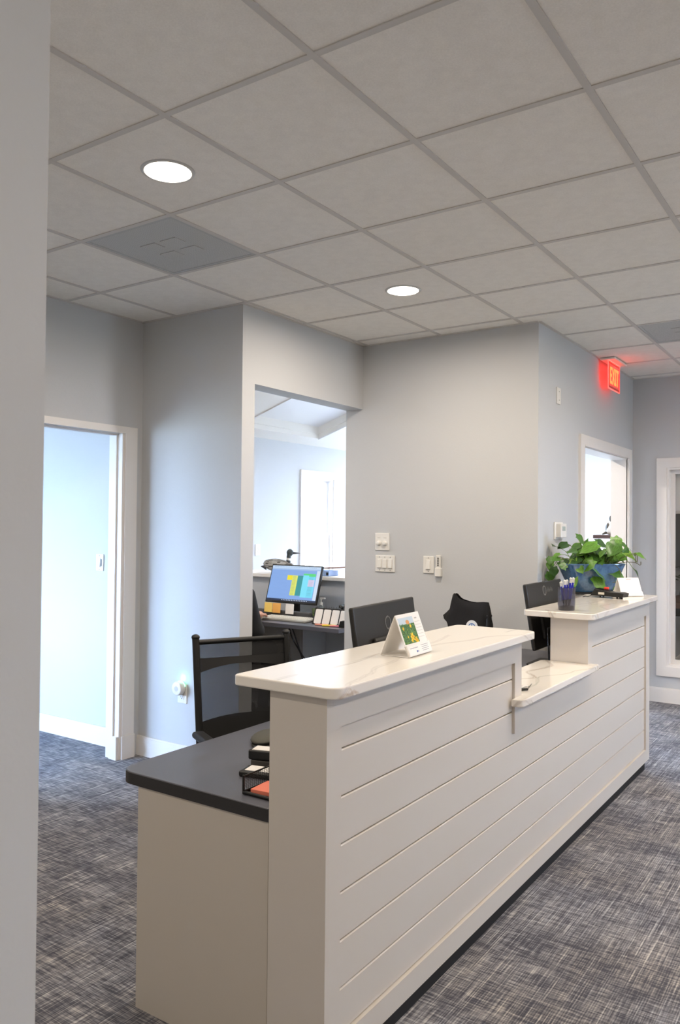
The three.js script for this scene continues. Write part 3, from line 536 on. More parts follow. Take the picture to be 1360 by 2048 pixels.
tent('tent_calendar', 'white tent calendar with a photo of yellow flowers on the near ledge', [-1.335, 1.108, -2.375], Math.PI / 2 + 0.05, 0.175, 0.135, 0.052, 0.038, flowers, pocketPrint);
const grid = canvasTex(256, 256, (c) => { c.fillStyle = '#f5f1ec'; c.fillRect(0, 0, 256, 256); c.strokeStyle = '#e6d8d0'; c.lineWidth = 2; for (let k = 1; k < 8; k++) { c.beginPath(); c.moveTo(14, 24 + k * 26); c.lineTo(242, 24 + k * 26); c.stroke(); c.beginPath(); c.moveTo(14 + k * 28, 46); c.lineTo(14 + k * 28, 240); c.stroke(); } c.fillStyle = '#cfa69a'; c.fillRect(100, 14, 60, 10); });
const grid2 = canvasTex(256, 64, (c) => { c.fillStyle = '#f5f1ec'; c.fillRect(0, 0, 256, 64); c.fillStyle = '#d0a9a0'; c.fillRect(30, 22, 20, 16); c.fillStyle = '#c9bcb4'; c.fillRect(90, 26, 120, 6); c.fillRect(110, 40, 80, 5); });
tent('tent_calendar', 'plain white tent calendar at the far end of the counter', [-1.335, 1.108, -5.27], 0.8, 0.15, 0.115, 0.055, 0.03, grid, grid2);

// ------------------------------------------------------------------ pen cup
{
  const t = thing('pen_cup', 'smoky glass cup on the far ledge', 'cup', [-1.36, 1.108, -4.135]);
  obj('glass', lathe([[0, 0.001], [0.040, 0.001], [0.043, 0.004], [0.045, 0.03], [0.0455, 0.118], [0.0435, 0.119], [0.0425, 0.03], [0.039, 0.012], [0, 0.012]], 40), phy(0xd2d2da, 0.04, { transmission: 0.95, thickness: 0, ior: 1.45 }), t);
  obj('foot', cyl(0.041, 0.041, 0.02, 0, 0.001, 0, 32), phy(0x101014, 0.08, {}), t);
  const spots = [[-0.02, 0.012], [0.0, 0.022], [0.02, 0.01], [-0.024, -0.008], [0.002, 0.0], [0.024, -0.012], [-0.008, -0.022], [0.012, -0.024]];
  spots.forEach(([x, z], k) => {
    const p = thing('pen', 'blue pen with a silvery clip standing in the glass cup', 'pen', [-1.36 + x * 0.55, 1.121, -4.135 + z * 0.55], 0, 'pens in the glass cup');
    const a = V3(0, 0.002, 0), b = V3(x * 0.75, 0.125 + 0.012 * (k % 3), z * 0.75), mid = a.clone().lerp(b, 0.3);
    obj('barrel', bar(mid, b.clone().lerp(a, 0.12), 0.0048, 10), std(0x2a2fae, 0.3), p); obj('tip', bar(a, mid, 0.0018, 8, 0.0044), M.blackGloss, p);
    obj('cap', [bar(b.clone().lerp(a, 0.12), b, 0.0055, 10), ball(0.0066, b.x, b.y + 0.004, b.z), bar(b.clone().add(V3(0.006, 0.004, 0)), b.clone().lerp(a, 0.2).add(V3(0.007, 0, 0)), 0.0014, 6)], std(0xd9d8d2, 0.3), p);
  });
}
{ // card terminal, pen clip
  const t = thing('card_terminal', 'black card payment terminal with a red key on the far ledge', 'terminal', [-1.385, 1.108, -5.035], -0.2);
  const s = poly([[-0.105, 0.012], [-0.08, 0.05], [-0.02, 0.042], [0.02, 0.034], [0.085, 0.034], [0.105, 0.03], [0.1, 0.014]]); const g = extr(s, 0.07, 0.004); g.translate(0, 0, -0.035);
  obj('body', g, M.black, t); obj('display', box(-0.03, 0.03, 0.0, 0.002, -0.028, 0.028).rotateZ(-0.1).translate(-0.052, 0.0515, 0), M.blackGloss, t);
  obj('red_key', rbox(0.03, 0.016, 0.018, 0.005, -0.03, 0.056, -0.02), std(0xe2402c, 0.4), t); obj('name_plate', box(-0.055, -0.015, 0.02, 0.034, 0.0392, 0.0402), std(0xd8d2c4, 0.5), t);
  for (const [x, z] of [[0.06, 0.02], [0.09, 0.02], [-0.05, 0.02], [0.06, -0.02], [-0.05, -0.02]]) obj('foot', cyl(0.006, 0.006, 0.013, x, 0, z, 10), M.black, t);
  const k = []; for (let i = 0; i < 4; i++) for (let j = 0; j < 3; j++) k.push(rbox(0.011, 0.004, 0.012, 0.0015, 0.02 + i * 0.017, 0.037, -0.02 + j * 0.02, 1)); obj('keypad', k, M.greyPlastic, t);
  const c = obj('terminal_cable', tube([V3(-1.49, 1.125, -5.04), V3(-1.51, 1.112, -5.03), V3(-1.53, 1.111, -4.99), V3(-1.555, 1.09, -4.98)], 0.0025, 20, 6), M.black); tag(c, 'thin black cable running from the card terminal over the ledge edge', 'cable');
  const p = thing('counter_pen', 'dark pen lying at the near end of the low shelf', 'pen', [-1.262, 0.8462, -3.225], 0.9);
  obj('barrel', bar(V3(-0.05, 0.006, 0), V3(0.04, 0.006, 0), 0.0055, 10), M.blackGloss, p); obj('clip', bar(V3(0.005, 0.013, 0), V3(0.045, 0.02, 0), 0.0025, 6), M.steel, p); obj('tip', bar(V3(0.04, 0.006, 0), V3(0.058, 0.03, 0.004), 0.004, 8, 0.0015), M.steel, p);
}

// ------------------------------------------------------------------ pothos in a blue planter
{
  const cx = -1.586, cz = -5.325, turn = 0.83;
  const s = thing('plant_saucer', 'black tray under the blue planter', 'tray', [cx, 1.1097, cz], turn); obj('dish', flat(extr(rrect(-0.165, -0.085, 0.165, 0.085, 0.05), 0.007, 0.002)), M.black, s);
  const t = thing('planter', 'glazed blue oblong planter with trailing green pothos', 'plant', [cx, 1.1188, cz], turn);
  const glaze = (() => { const tx = dataTex(256, 256, (u, v) => { const n = vnoise(u * 8, v * 8, 8, 8, 61) * 0.5 + vnoise(u * 24, v * 30, 24, 30, 62) * 0.3 + vnoise(u * 60, v * 20, 60, 20, 63) * 0.2; return [52 + 50 * n, 84 + 56 * n, 124 + 50 * n]; }, true, 0.25); return phy(0xffffff, 0.14, { map: tx, clearcoat: 0.6, clearcoatRoughness: 0.08 }); })();
  const rings = [[0, 0.138, 0.066], [0.004, 0.143, 0.07], [0.06, 0.168, 0.083], [0.12, 0.196, 0.097], [0.178, 0.222, 0.11], [0.186, 0.226, 0.112], [0.188, 0.222, 0.109], [0.18, 0.214, 0.102], [0.15, 0.2, 0.09]];
  const n = 48, pos = [], idx = []; rings.forEach(([y, a, b]) => { for (let i = 0; i < n; i++) { const q = i / n * 6.2832, c = Math.cos(q), d = Math.sin(q); pos.push(a * Math.sign(c) * Math.pow(Math.abs(c), 0.55), y, b * Math.sign(d) * Math.pow(Math.abs(d), 0.55)); } });
  for (let j = 0; j < rings.length - 1; j++) for (let i = 0; i < n; i++) { const a = j * n + i, b = j * n + (i + 1) % n, c = a + n, d = b + n; idx.push(a, c, b, b, c, d); }
  for (let i = 1; i < n - 1; i++) idx.push(0, i, i + 1);
  const pg = new THREE.BufferGeometry(); pg.setAttribute('position', new THREE.Float32BufferAttribute(pos, 3)); pg.setIndex(idx); pg.computeVertexNormals(); obj('pot', metres(plain(pg)), glaze, t);
  obj('soil', flat(extr(rrect(-0.19, -0.085, 0.19, 0.085, 0.06), 0.01)).translate(0, 0.145, 0), std(0x2d241c, 1), t);
  // leaves: base and tip of each, in world metres
  const LV = [[-1.643,1.486,-5.191,-1.601,1.438,-5.235],[-1.604,1.416,-5.263,-1.597,1.465,-5.278],[-1.517,1.435,-5.23,-1.596,1.398,-5.167],[-1.659,1.418,-5.37,-1.658,1.316,-5.33],[-1.653,1.425,-5.332,-1.709,1.394,-5.3],[-1.557,1.452,-5.333,-1.492,1.423,-5.379],[-1.547,1.401,-5.24,-1.493,1.378,-5.292],[-1.421,1.441,-5.336,-1.45,1.37,-5.264],[-1.476,1.481,-5.469,-1.439,1.419,-5.451],[-1.443,1.434,-5.484,-1.388,1.407,-5.53],[-1.413,1.387,-5.369,-1.325,1.337,-5.401],[-1.463,1.364,-5.453,-1.398,1.341,-5.449],[-1.453,1.335,-5.502,-1.415,1.298,-5.545],[-1.534,1.362,-5.37,-1.447,1.289,-5.398],[-1.535,1.331,-5.202,-1.598,1.271,-5.17],[-1.549,1.289,-5.205,-1.481,1.218,-5.269],[-1.46,1.245,-5.33,-1.38,1.21,-5.35],[-1.545,1.221,-5.229,-1.476,1.16,-5.276],[-1.739,1.432,-5.313,-1.782,1.409,-5.26],[-1.8,1.411,-5.264,-1.8,1.418,-5.203],[-1.8,1.348,-5.146,-1.8,1.305,-5.122],[-1.8,1.336,-5.168,-1.8,1.299,-5.173],[-1.725,1.368,-5.117,-1.76,1.346,-5.091],[-1.687,1.353,-5.323,-1.732,1.327,-5.314],[-1.714,1.336,-5.093,-1.75,1.333,-5.039],[-1.729,1.329,-5.147,-1.688,1.27,-5.156],[-1.76,1.284,-5.1,-1.762,1.226,-5.095],[-1.8,1.248,-5.13,-1.8,1.187,-5.14],[-1.794,1.321,-5.14,-1.8,1.261,-5.134],[-1.681,1.278,-5.1,-1.721,1.314,-5.08],[-1.635,1.217,-5.16,-1.638,1.163,-5.14],[-1.619,1.293,-5.154,-1.591,1.252,-5.151],[-1.365,1.256,-5.57,-1.335,1.198,-5.607],[-1.304,1.371,-5.375,-1.261,1.35,-5.409],[-1.43,1.157,-5.36,-1.42,1.123,-5.34],[-1.32,1.379,-5.412,-1.326,1.363,-5.405],[-1.515,1.348,-5.264,-1.569,1.334,-5.213],[-1.472,1.394,-5.255,-1.491,1.358,-5.208],[-1.504,1.357,-5.471,-1.533,1.333,-5.395],[-1.461,1.347,-5.456,-1.485,1.318,-5.383],[-1.577,1.321,-5.178,-1.598,1.266,-5.165],[-1.725,1.317,-5.342,-1.688,1.273,-5.326],[-1.575,1.385,-5.288,-1.584,1.342,-5.226],[-1.657,1.38,-5.29,-1.669,1.347,-5.238],[-1.389,1.402,-5.381,-1.363,1.371,-5.407],[-1.491,1.324,-5.355,-1.469,1.304,-5.383]];
  const leafGeo = (fold, curl) => {
    const pos = [], uv = [], idx = [], nt = 8; const prof = [0.1, 0.74, 0.98, 1.0, 0.9, 0.72, 0.48, 0.22, 0.0];
    for (let i = 0; i <= nt; i++) for (const s of [-1, 0, 1]) { const f = i / nt, lobe = i === 0 ? -0.10 * Math.abs(s) : 0; pos.push(f + lobe * 1.2, fold * Math.abs(s) * prof[i] - curl * f * f + 0.03 * Math.sin(f * 9 + s * 2), s * 0.5 * (i === 0 ? 0.55 : prof[i])); uv.push(f, s); }
    for (let i = 0; i < nt; i++) for (let k = 0; k < 2; k++) { const a = i * 3 + k; idx.push(a, a + 1, a + 3, a + 1, a + 4, a + 3); }
    const g = new THREE.BufferGeometry(); g.setAttribute('position', new THREE.Float32BufferAttribute(pos, 3)); g.setAttribute('uv', new THREE.Float32BufferAttribute(uv, 2)); g.setIndex(idx); g.computeVertexNormals(); return plain(g);
  };
  const geos = [leafGeo(0.12, 0.16), leafGeo(0.2, 0.08), leafGeo(0.06, 0.25)];
  const leafTex = (r, g, b) => dataTex(128, 128, (u, v) => { const n = vnoise(u * 7, v * 9, 7, 9, 71), rib = Math.abs(((v * 2) % 1) - 0.0) < 0.05 ? 14 : 0, q = 0.82 + 0.36 * n; return [r * q + rib, g * q + rib, b * q + rib]; }, true, 1);
  const leafM = [[74, 118, 44], [98, 146, 52], [52, 90, 40], [120, 164, 58]].map((c) => phy(0xffffff, 0.38, { map: leafTex(...c), side: THREE.DoubleSide, transmission: 0.12, thickness: 0 }));
  t.updateMatrixWorld(true); const inv = t.matrixWorld.clone().invert(), eye = V3(0, 1.54, 0), crown = V3(cx, 1.275, cz);
  for (let k = 0; k < 18; k++) { const q = rr(-0.17, 0.17), p = rr(-0.06, 0.07), h = rr(1.33, 1.42), c = Math.cos(turn), d = Math.sin(turn), x = cx + q * c + p * d, z = cz - q * d + p * c, a = rr(0, 6.28), L = rr(0.055, 0.085); LV.push([x, h, z, x + Math.cos(a) * L, h - rr(0.0, 0.05), z + Math.abs(Math.sin(a)) * L]); }
  LV.forEach((l, k) => {
    const a = V3(l[0], l[1], l[2]), b = V3(l[3], l[4], l[5]), x = b.clone().sub(a), len = x.length(); x.normalize();
    const up = V3(rr(-0.35, 0.55), rr(0.5, 1.1), rr(0.2, 1.0)).normalize(), z = x.clone().cross(up).normalize(), y = z.clone().cross(x);
    const m = new THREE.Matrix4().makeBasis(x, y, z); m.scale(V3(len * 1.22, len * 0.9, len * rr(0.95, 1.2))); m.setPosition(a);
    const root = crown.clone().add(V3((a.x - crown.x) * 0.45, 0.0, (a.z - crown.z) * 0.45)), mid = root.clone().lerp(a, 0.55).add(V3(0, Math.max(0.03, (a.y - root.y) * 0.25), 0));
    if (a.y < 1.3) mid.y = Math.max(mid.y, 1.335);
    const stem = obj('stem', tube([root, mid, a].map((p) => p.clone().applyMatrix4(inv)), 0.0018, 10, 5), std(k % 3 ? 0x6f8a3c : 0x5c5a34, 0.6), t);
    const leaf = obj('leaf', geos[k % 3].clone(), leafM[[0, 0, 1, 0, 0, 2, 2, 0, 1, 0, 3, 1, 2, 1, 1, 0, 0, 1, 2, 2][k % 20]], stem); leaf.matrixAutoUpdate = true; inv.clone().multiply(m).decompose(leaf.position, leaf.quaternion, leaf.scale);
  });
  const vine = (pts) => obj('vine', tube(pts.map((p) => V3(...p).applyMatrix4(inv)), 0.0022, 24, 5), std(0x5f5a36, 0.6), t);
  vine([[-1.48, 1.29, -5.36], [-1.38, 1.318, -5.36], [-1.31, 1.315, -5.38], [-1.285, 1.30, -5.39], [-1.283, 1.325, -5.392]]); vine([[-1.305, 1.313, -5.38], [-1.30, 1.35, -5.377], [-1.304, 1.371, -5.375]]); vine([[-1.315, 1.315, -5.38], [-1.317, 1.36, -5.4], [-1.32, 1.379, -5.412]]);
  vine([[-1.43, 1.3, -5.33], [-1.395, 1.26, -5.32], [-1.4, 1.2, -5.31], [-1.44, 1.185, -5.3]]);
}

// ------------------------------------------------------------------ wall plates and devices
function plate(name, label, category, at, turn, w, h, build, group) {
  const t = thing(name, label, category, at, turn, group);           // local +z out of the wall
  obj('plate', rbox(w, h, 0.008, 0.003, 0, 0, 0.004), M.whitePlastic, t);
  const screw = (x, y) => obj('screw', cyl(0.0035, 0.0035, 0.0015, 0, 0, 0, 10).rotateX(Math.PI / 2).translate(x, y, 0.0082), M.greyPlastic, t);
  build(t, screw); return t;
}
const rocker = (t, x) => { const fr = obj('rocker_frame', rbox(0.036, 0.07, 0.004, 0.0015, x, 0, 0.0085), std(0xdedbd5, 0.4), t); const r = rbox(0.031, 0.064, 0.008, 0.002, 0, 0, 0); r.rotateX(-0.09); r.translate(x, 0, 0.0115); obj('rocker', r, M.whitePlastic, fr); };
plate('volume_control', 'white wall plate with two round dimmer knobs', 'control', [-3.038, 1.427, WD], 0, 0.122, 0.127, (t, s) => { for (const x of [-0.027, 0.025]) { obj('knob', lathe([[0, 0.03], [0.012, 0.03], [0.014, 0.026], [0.015, 0.012], [0.02, 0.01], [0.021, 0.008], [0, 0.008]], 28).rotateX(Math.PI / 2).translate(x, -0.012, 0), M.whitePlastic, t); obj('legend', box(x - 0.012, x + 0.012, 0.026, 0.029, 0.0081, 0.0084), std(0xb9b6b0, 0.6), t); } });
plate('switch_plate', 'white plate of three rocker switches', 'switch', [-3.013, 1.265, WD], 0, 0.165, 0.122, (t, s) => { for (const x of [-0.046, 0, 0.046]) { rocker(t, x); s(x, 0.048); s(x, -0.048); } });
plate('switch_plate', 'white single rocker switch beside the remote holder', 'switch', [-2.652, 1.27, WD], 0, 0.085, 0.122, (t, s) => { rocker(t, 0); s(0, 0.048); s(0, -0.048); });
{
  const t = thing('remote_control', 'slim white remote control with dark buttons in a wall holder', 'remote', [-2.568, 1.25, WD]);
  obj('holder', rbox(0.046, 0.06, 0.028, 0.003, 0, -0.03, 0.014), M.whitePlastic, t); obj('remote_body', rbox(0.038, 0.13, 0.016, 0.004, 0, 0.025, 0.014), std(0xe4e2dd, 0.4), t);
  for (let k = 0; k < 5; k++) obj('button', cyl(0.0055, 0.0055, 0.003, 0, 0, 0, 12).rotateX(Math.PI / 2).translate(0, 0.068 - k * 0.0125, 0.0215), std(0x5c5a58, 0.5), t);
}
plate('switch_plate', 'white dimmer switch on the daylit office wall', 'switch', [-4.519, 1.269, WB], 0, 0.078, 0.118, (t, s) => { rocker(t, -0.004); obj('slider', rbox(0.006, 0.05, 0.006, 0.002, 0.02, 0, 0.011), M.greyPlastic, t); s(0, 0.048); s(0, -0.048); });
const outletFace = (t, s) => { for (const y of [0.02, -0.02]) { const so = obj('socket', rbox(0.034, 0.03, 0.003, 0.001, 0, y, 0.0088), M.whitePlastic, t); obj('slot', [box(-0.008, -0.0055, y - 0.003, y + 0.007, 0.0098, 0.0106), box(0.0055, 0.008, y - 0.003, y + 0.006, 0.0098, 0.0106), cyl(0.0028, 0.0028, 0.001, 0, 0, 0, 10).rotateX(Math.PI / 2).translate(0, y - 0.009, 0.0101)], M.black, so); } s(0, 0); };
plate('outlet', 'white wall outlet below the round night light', 'outlet', [-3.697, 0.455, WB], 0, 0.08, 0.122, outletFace);
plate('outlet', 'white wall outlet above the far quartz shelf', 'outlet', [-5.5, 1.275, -6.534], Math.PI / 2, 0.08, 0.122, outletFace);
{
  const t = thing('night_light', 'round white plug-in device glowing green at the top', 'night light', [-3.705, 0.493, WB]);
  obj('body', lathe([[0, 0.052], [0.036, 0.052], [0.042, 0.049], [0.0445, 0.043], [0.0445, 0.018], [0.04, 0.012], [0.0, 0.012]], 40).rotateX(Math.PI / 2), M.whitePlastic, t);
  obj('dial', cyl(0.016, 0.016, 0.001, 0, 0, 0, 28).rotateX(Math.PI / 2).translate(0, 0, 0.0527), std(0xd8d9de, 0.4), t);
  const arc = new THREE.TorusGeometry(0.0445, 0.0022, 8, 24, Math.PI * 0.7); arc.rotateZ(Math.PI * 0.1); arc.translate(0, 0, 0.016); obj('led_ring', arc, std(0xffffff, 0.4, { emissive: 0x8dffd0, emissiveIntensity: 2.2 }), t);
  const l = new THREE.PointLight(new THREE.Color().setRGB(0.25, 1, 0.62), 0.006); l.position.set(0.012, 0.062, 0.014); l.castShadow = true; l.shadow.radius = 0.6; t.add(l);
}
{
  const t = thing('thermostat', 'white box thermostat on the wall left of the cased opening', 'thermostat', [WE, 1.52, -5.43], Math.PI / 2);
  obj('backplate', rbox(0.17, 0.12, 0.008, 0.002, 0, 0, 0.004), M.whitePlastic, t); obj('cover', rbox(0.12, 0.095, 0.035, 0.004, 0.006, 0.002, 0.024), M.whitePlastic, t); obj('display', box(-0.025, 0.04, 0.0, 0.03, 0.0415, 0.0422), std(0xb8c4c0, 0.25), t);
}
plate('blank_plate', 'small beige blank plate high on the wall before the exit sign', 'wall plate', [WE, 2.462, -5.425], Math.PI / 2, 0.075, 0.115, (t, s) => { s(0, 0.03); s(0, -0.03); });

// ------------------------------------------------------------------ exit sign
const font = await new FontLoader().loadAsync('fonts/droid/droid_sans_bold.typeface.json');
{
  const t = thing('exit_sign', 'edge-lit red exit sign hanging from the ceiling by the wall', 'sign', [-1.775, H, -6.56], Math.PI / 2);   // local x runs along the sign, +z faces the room
  obj('canopy', rbox(0.37, 0.014, 0.115, 0.003, 0, -0.008, 0.0), M.whitePlastic, t);
  obj('led_strip', box(-0.16, 0.16, -0.0185, -0.0155, -0.007, 0.007), std(0xffffff, 0.4, { emissive: 0xff3322, emissiveIntensity: 3 }), t);
  obj('acrylic_panel', rbox(0.33, 0.215, 0.006, 0.001, 0, -0.126, 0), phy(0xffb0a8, 0.05, { transmission: 0.9, thickness: 0, ior: 1.49 }), t);
  const edge = std(0xff9a90, 0.4, { emissive: 0xff6058, emissiveIntensity: 1.0 });
  obj('lit_edge_sign', [box(-0.166, -0.16, -0.234, -0.02, -0.0035, 0.0035), box(0.16, 0.166, -0.234, -0.02, -0.0035, 0.0035), box(-0.166, 0.166, -0.24, -0.233, -0.0035, 0.0035)], edge, t);
  obj('sign_border', [box(-0.15, -0.144, -0.226, -0.03, 0.0034, 0.0044), box(0.144, 0.15, -0.226, -0.03, 0.0034, 0.0044), box(-0.144, 0.144, -0.226, -0.22, 0.0034, 0.0044), box(-0.144, 0.144, -0.036, -0.03, 0.0034, 0.0044)], std(0x8c2a24, 0.4, { emissive: 0xa01810, emissiveIntensity: 0.5 }), t);
  const tg = new TextGeometry('EXIT', { font, size: 0.125, depth: 0.002, curveSegments: 4, bevelEnabled: false }); tg.computeBoundingBox(); const bbx = tg.boundingBox, w = bbx.max.x - bbx.min.x;
  tg.translate(-bbx.min.x - w / 2, 0, 0); tg.scale(0.25 / w, 1.1, 1); tg.translate(0, -0.197, 0.0033);
  obj('sign_letters', tg, std(0xff6a4a, 0.4, { emissive: 0xff8438, emissiveIntensity: 1.35 }), t);
  const red = new THREE.Color().setRGB(1, 0.15, 0.12);
  const a = new THREE.RectAreaLight(red, 2.6, 0.3, 0.18); a.position.set(0, -0.12, -0.005); a.rotation.y = Math.PI; t.add(a);
  const b = new THREE.RectAreaLight(red, 0.8, 0.3, 0.18); b.position.set(0, -0.12, 0.007); t.add(b);
}

// ------------------------------------------------------------------ the desk in the back room
const desk2 = thing('desk', 'dark grey desk in the back room under the blue screen', 'desk', [-4.4, 0, -5.46]);
obj('desktop', rbox(2.0, 0.034, 0.74, 0.003, -0.06, 0.723, 0), M.laminate, desk2);
obj('modesty_panel', box(-1.06, 0.94, 0, 0.705, -0.36, -0.345), std(0x9c9994, 0.7), desk2);
obj('side_panel', box(0.3, 0.32, 0, 0.705, -0.34, 0.0), std(0x8d8a86, 0.7), desk2);
obj('side_panel', box(-1.05, -1.03, 0, 0.705, -0.34, 0.3), std(0x8d8a86, 0.7), desk2);
obj('bracket', (() => { const s = new THREE.Shape(); s.moveTo(0, 0.70); s.lineTo(0.34, 0.70); s.quadraticCurveTo(0.08, 0.66, 0.06, 0.3); s.lineTo(0.06, 0); s.lineTo(0, 0); s.closePath(); const g = extr(s, 0.02); g.rotateY(-Math.PI / 2); g.translate(0.30, 0, -0.34); return g; })(), M.panel, desk2);
{ const t = thing('half_wall', 'low white wall topped with quartz behind the far desk', 'half wall', [-4.4, 0, -6.03]);
  obj('body', box(-1.09, 1.0, 0, 1.05, -0.09, 0.15), M.wall, t);
  obj('quartz_top', rbox(2.12, 0.032, 0.42, 0.004, -0.04, 1.066, 0.0), M.whitePaper, t); }
const S2 = 1.083;
{ // loon decoy
  const t = thing('loon_decoy', 'carved loon decoy with a dark head and long bill on the quartz shelf', 'decoy', [-4.775, S2, -6.0], 0.55); t.scale.set(1.02, 1.4, 1.2);
  const n = 28, m = 18, pos = [], idx = [], col = [];
  for (let j = 0; j <= m; j++) for (let i = 0; i < n; i++) { const f = j / m, a = i / n * 6.2832, x = -0.155 + 0.30 * f, r = Math.pow(Math.sin(Math.PI * Math.pow(f, 0.72)), 0.62), ht = 0.052 * r * (0.75 + 0.35 * f), wd = 0.055 * r; const yc = 0.045 + 0.018 * Math.pow(1 - f, 3); pos.push(x, Math.max(0, yc + ht * Math.sin(a) * (Math.sin(a) < 0 ? 0.9 : 1.05)), wd * Math.cos(a)); }
  for (let j = 0; j < m; j++) for (let i = 0; i < n; i++) { const a = j * n + i, b = j * n + (i + 1) % n, c = a + n, d = b + n; idx.push(a, b, c, b, d, c); }
  const g = new THREE.BufferGeometry(); g.setAttribute('position', new THREE.Float32BufferAttribute(pos, 3)); g.setIndex(idx); g.computeVertexNormals();
  const tx = dataTex(256, 128, (u, v) => { const s = vnoise(u * 8, v * 60, 8, 60, 81); const q = s > 0.55 ? 62 : 150 + 40 * s; return [q, q - 4, q - 12]; }, true, 0.3, 0.15);
  obj('body', metres(plain(g)), std(0xffffff, 0.6, { map: tx }), t); obj('tail', bar(V3(-0.12, 0.055, 0), V3(-0.175, 0.062, 0), 0.03, 12, 0.003).scale(1, 0.7, 1), std(0x2b2c2c, 0.6), t);
  const nk = obj('neck', tube([V3(0.085, 0.07, 0), V3(0.088, 0.1, 0), V3(0.092, 0.13, 0)], 0.021, 10, 14), std(0x33393a, 0.5), t); obj('neck_ring', tube([V3(0.087, 0.088, 0), V3(0.089, 0.103, 0)], 0.0218, 4, 14), std(0xdcdad4, 0.6), nk);
  obj('head', ball(1, 0.1, 0.14, 0, 0.032, 0.025, 0.022), std(0x343b3b, 0.45), t); obj('bill', bar(V3(0.122, 0.138, 0), V3(0.195, 0.136, 0), 0.010, 10, 0.0012), std(0x2b2e2f, 0.4), t);
}
{ const d = thing('driftwood_board', 'weathered brown board lying over the blue box on the quartz shelf', 'board', [-4.18, S2 + 0.052, -5.96], 0.12); const b = rbox(0.40, 0.014, 0.075, 0.004); b.rotateZ(0.07); b.translate(0, 0.018, 0); obj('plank', b, std(0x9a7f70, 0.8), d);
  const k = thing('blue_box', 'pale blue box with a dark label on the quartz shelf', 'box', [-4.20, S2, -5.95], 0.0); obj('carton', rbox(0.19, 0.05, 0.15, 0.003, 0, 0.025, 0), std(0x8ea6cf, 0.6), k); obj('label', box(0.065, 0.09, 0.008, 0.036, 0.0745, 0.0758), M.black, k); }
{ // screen that faces us
  const t = thing('monitor', 'monitor in the back room showing a blue and yellow schedule', 'monitor', [-4.255, 0.74, -5.56], 0.0, 'desk monitors');
  const tilt = (g) => { g.translate(0, -0.28, 0); g.rotateX(-0.30); g.translate(0, 0.28, 0); return g; };
  obj('housing', tilt(rbox(0.56, 0.345, 0.024, 0.005, 0, 0.283, 0)), M.black, t);
  const tex = canvasTex(768, 460, (c, w, h) => {
    c.fillStyle = '#7fa3dc'; c.fillRect(0, 0, w, h); c.fillStyle = '#b9cfe9'; c.fillRect(0, 0, w, 34); c.fillStyle = '#9db9df'; c.fillRect(0, 34, w, 18); c.fillStyle = '#6f8fb8'; for (let k = 0; k < 26; k++) c.fillRect(30 + k * 26, 12, 14, 5);
    c.strokeStyle = '#7497d0'; for (let y = 60; y < 430; y += 18) { c.beginPath(); c.moveTo(0, y); c.lineTo(w, y); c.stroke(); }
    c.fillStyle = '#e8d92a'; c.fillRect(268, 122, 80, 62); c.fillStyle = '#d5dc6a'; c.fillRect(348, 122, 84, 262); c.fillStyle = '#2e8f93'; c.fillRect(432, 122, 84, 262); c.fillStyle = '#77d7ee'; c.fillRect(516, 110, 90, 292); c.fillStyle = '#58d07a'; c.fillRect(516, 92, 180, 22); c.fillRect(606, 92, 100, 36); c.fillStyle = '#6fd0ea'; c.fillRect(606, 128, 100, 274); c.fillStyle = '#ccc6e2'; c.fillRect(606, 170, 94, 88);
    c.fillStyle = 'rgba(60,80,90,.35)'; for (let y = 132; y < 380; y += 16) { c.fillRect(356, y, 50, 4); c.fillRect(612, y, 66, 3); }
    c.fillStyle = '#c8d6ea'; c.fillRect(716, 52, 52, 380); c.fillStyle = '#22304c'; c.fillRect(0, 436, w, 24); c.fillStyle = '#c9d4e6'; for (let k = 0; k < 16; k++) c.fillRect(240 + k * 26, 442, 12, 12);
  });
  const sg = new THREE.PlaneGeometry(0.535, 0.315); sg.translate(0, 0.286, 0.0132); obj('screen', tilt(plain(sg)), std(0x0a0a0a, 0.55, { emissive: 0xffffff, emissiveMap: tex, emissiveIntensity: 1.0 }), t);
  obj('stand_neck', rbox(0.06, 0.2, 0.03, 0.01, 0, 0.12, -0.04), M.black, t); obj('stand_base', rbox(0.24, 0.014, 0.18, 0.006, 0, 0.007, -0.02), M.black, t);
  const note = (x, w, h, c, name, label) => { const n = thing(name, label, 'note', [-4.255 + x, 0.74 + 0.125, -5.41], 0); obj('sheet', rbox(w, h, 0.002, 0.0005, 0, -h / 2, 0.006, 1).rotateX(-0.1), std(c, 0.8), n); return n; };
  note(-0.16, 0.088, 0.082, 0xf6cf6a, 'sticky_note', 'yellow sticky note hanging under the blue screen'); note(-0.068, 0.088, 0.085, 0xf3b45c, 'sticky_note', 'orange sticky note hanging under the blue screen'); note(0.075, 0.088, 0.085, 0xf3f1ee, 'paper_note', 'white paper note hanging under the blue screen');
  const u = thing('speaker_bar', 'dark grey bar standing under the blue screen', 'speaker', [-4.3, 0.7402, -5.44], 0); obj('case', rbox(0.62, 0.062, 0.05, 0.01, 0, 0.031, 0), std(0x4a4a4b, 0.6), u); 
}
{ const t = thing('keyboard', 'light grey keyboard on the far desk', 'keyboard', [-4.12, 0.7442, -5.30], 0.03);
  obj('case', rbox(0.46, 0.02, 0.155, 0.006, 0, 0.01, 0).rotateX(0.05), std(0xb6b5ae, 0.6), t); const k = []; for (let r = 0; r < 5; r++) for (let c = 0; c < 21; c++) k.push(rbox(0.017, 0.007, 0.018, 0.002, -0.21 + c * 0.0205, 0.021, -0.055 + r * 0.024, 1)); const keys = obj('keys', k, std(0xc9c7bf, 0.6), t); keys.rotation.x = 0.05; }
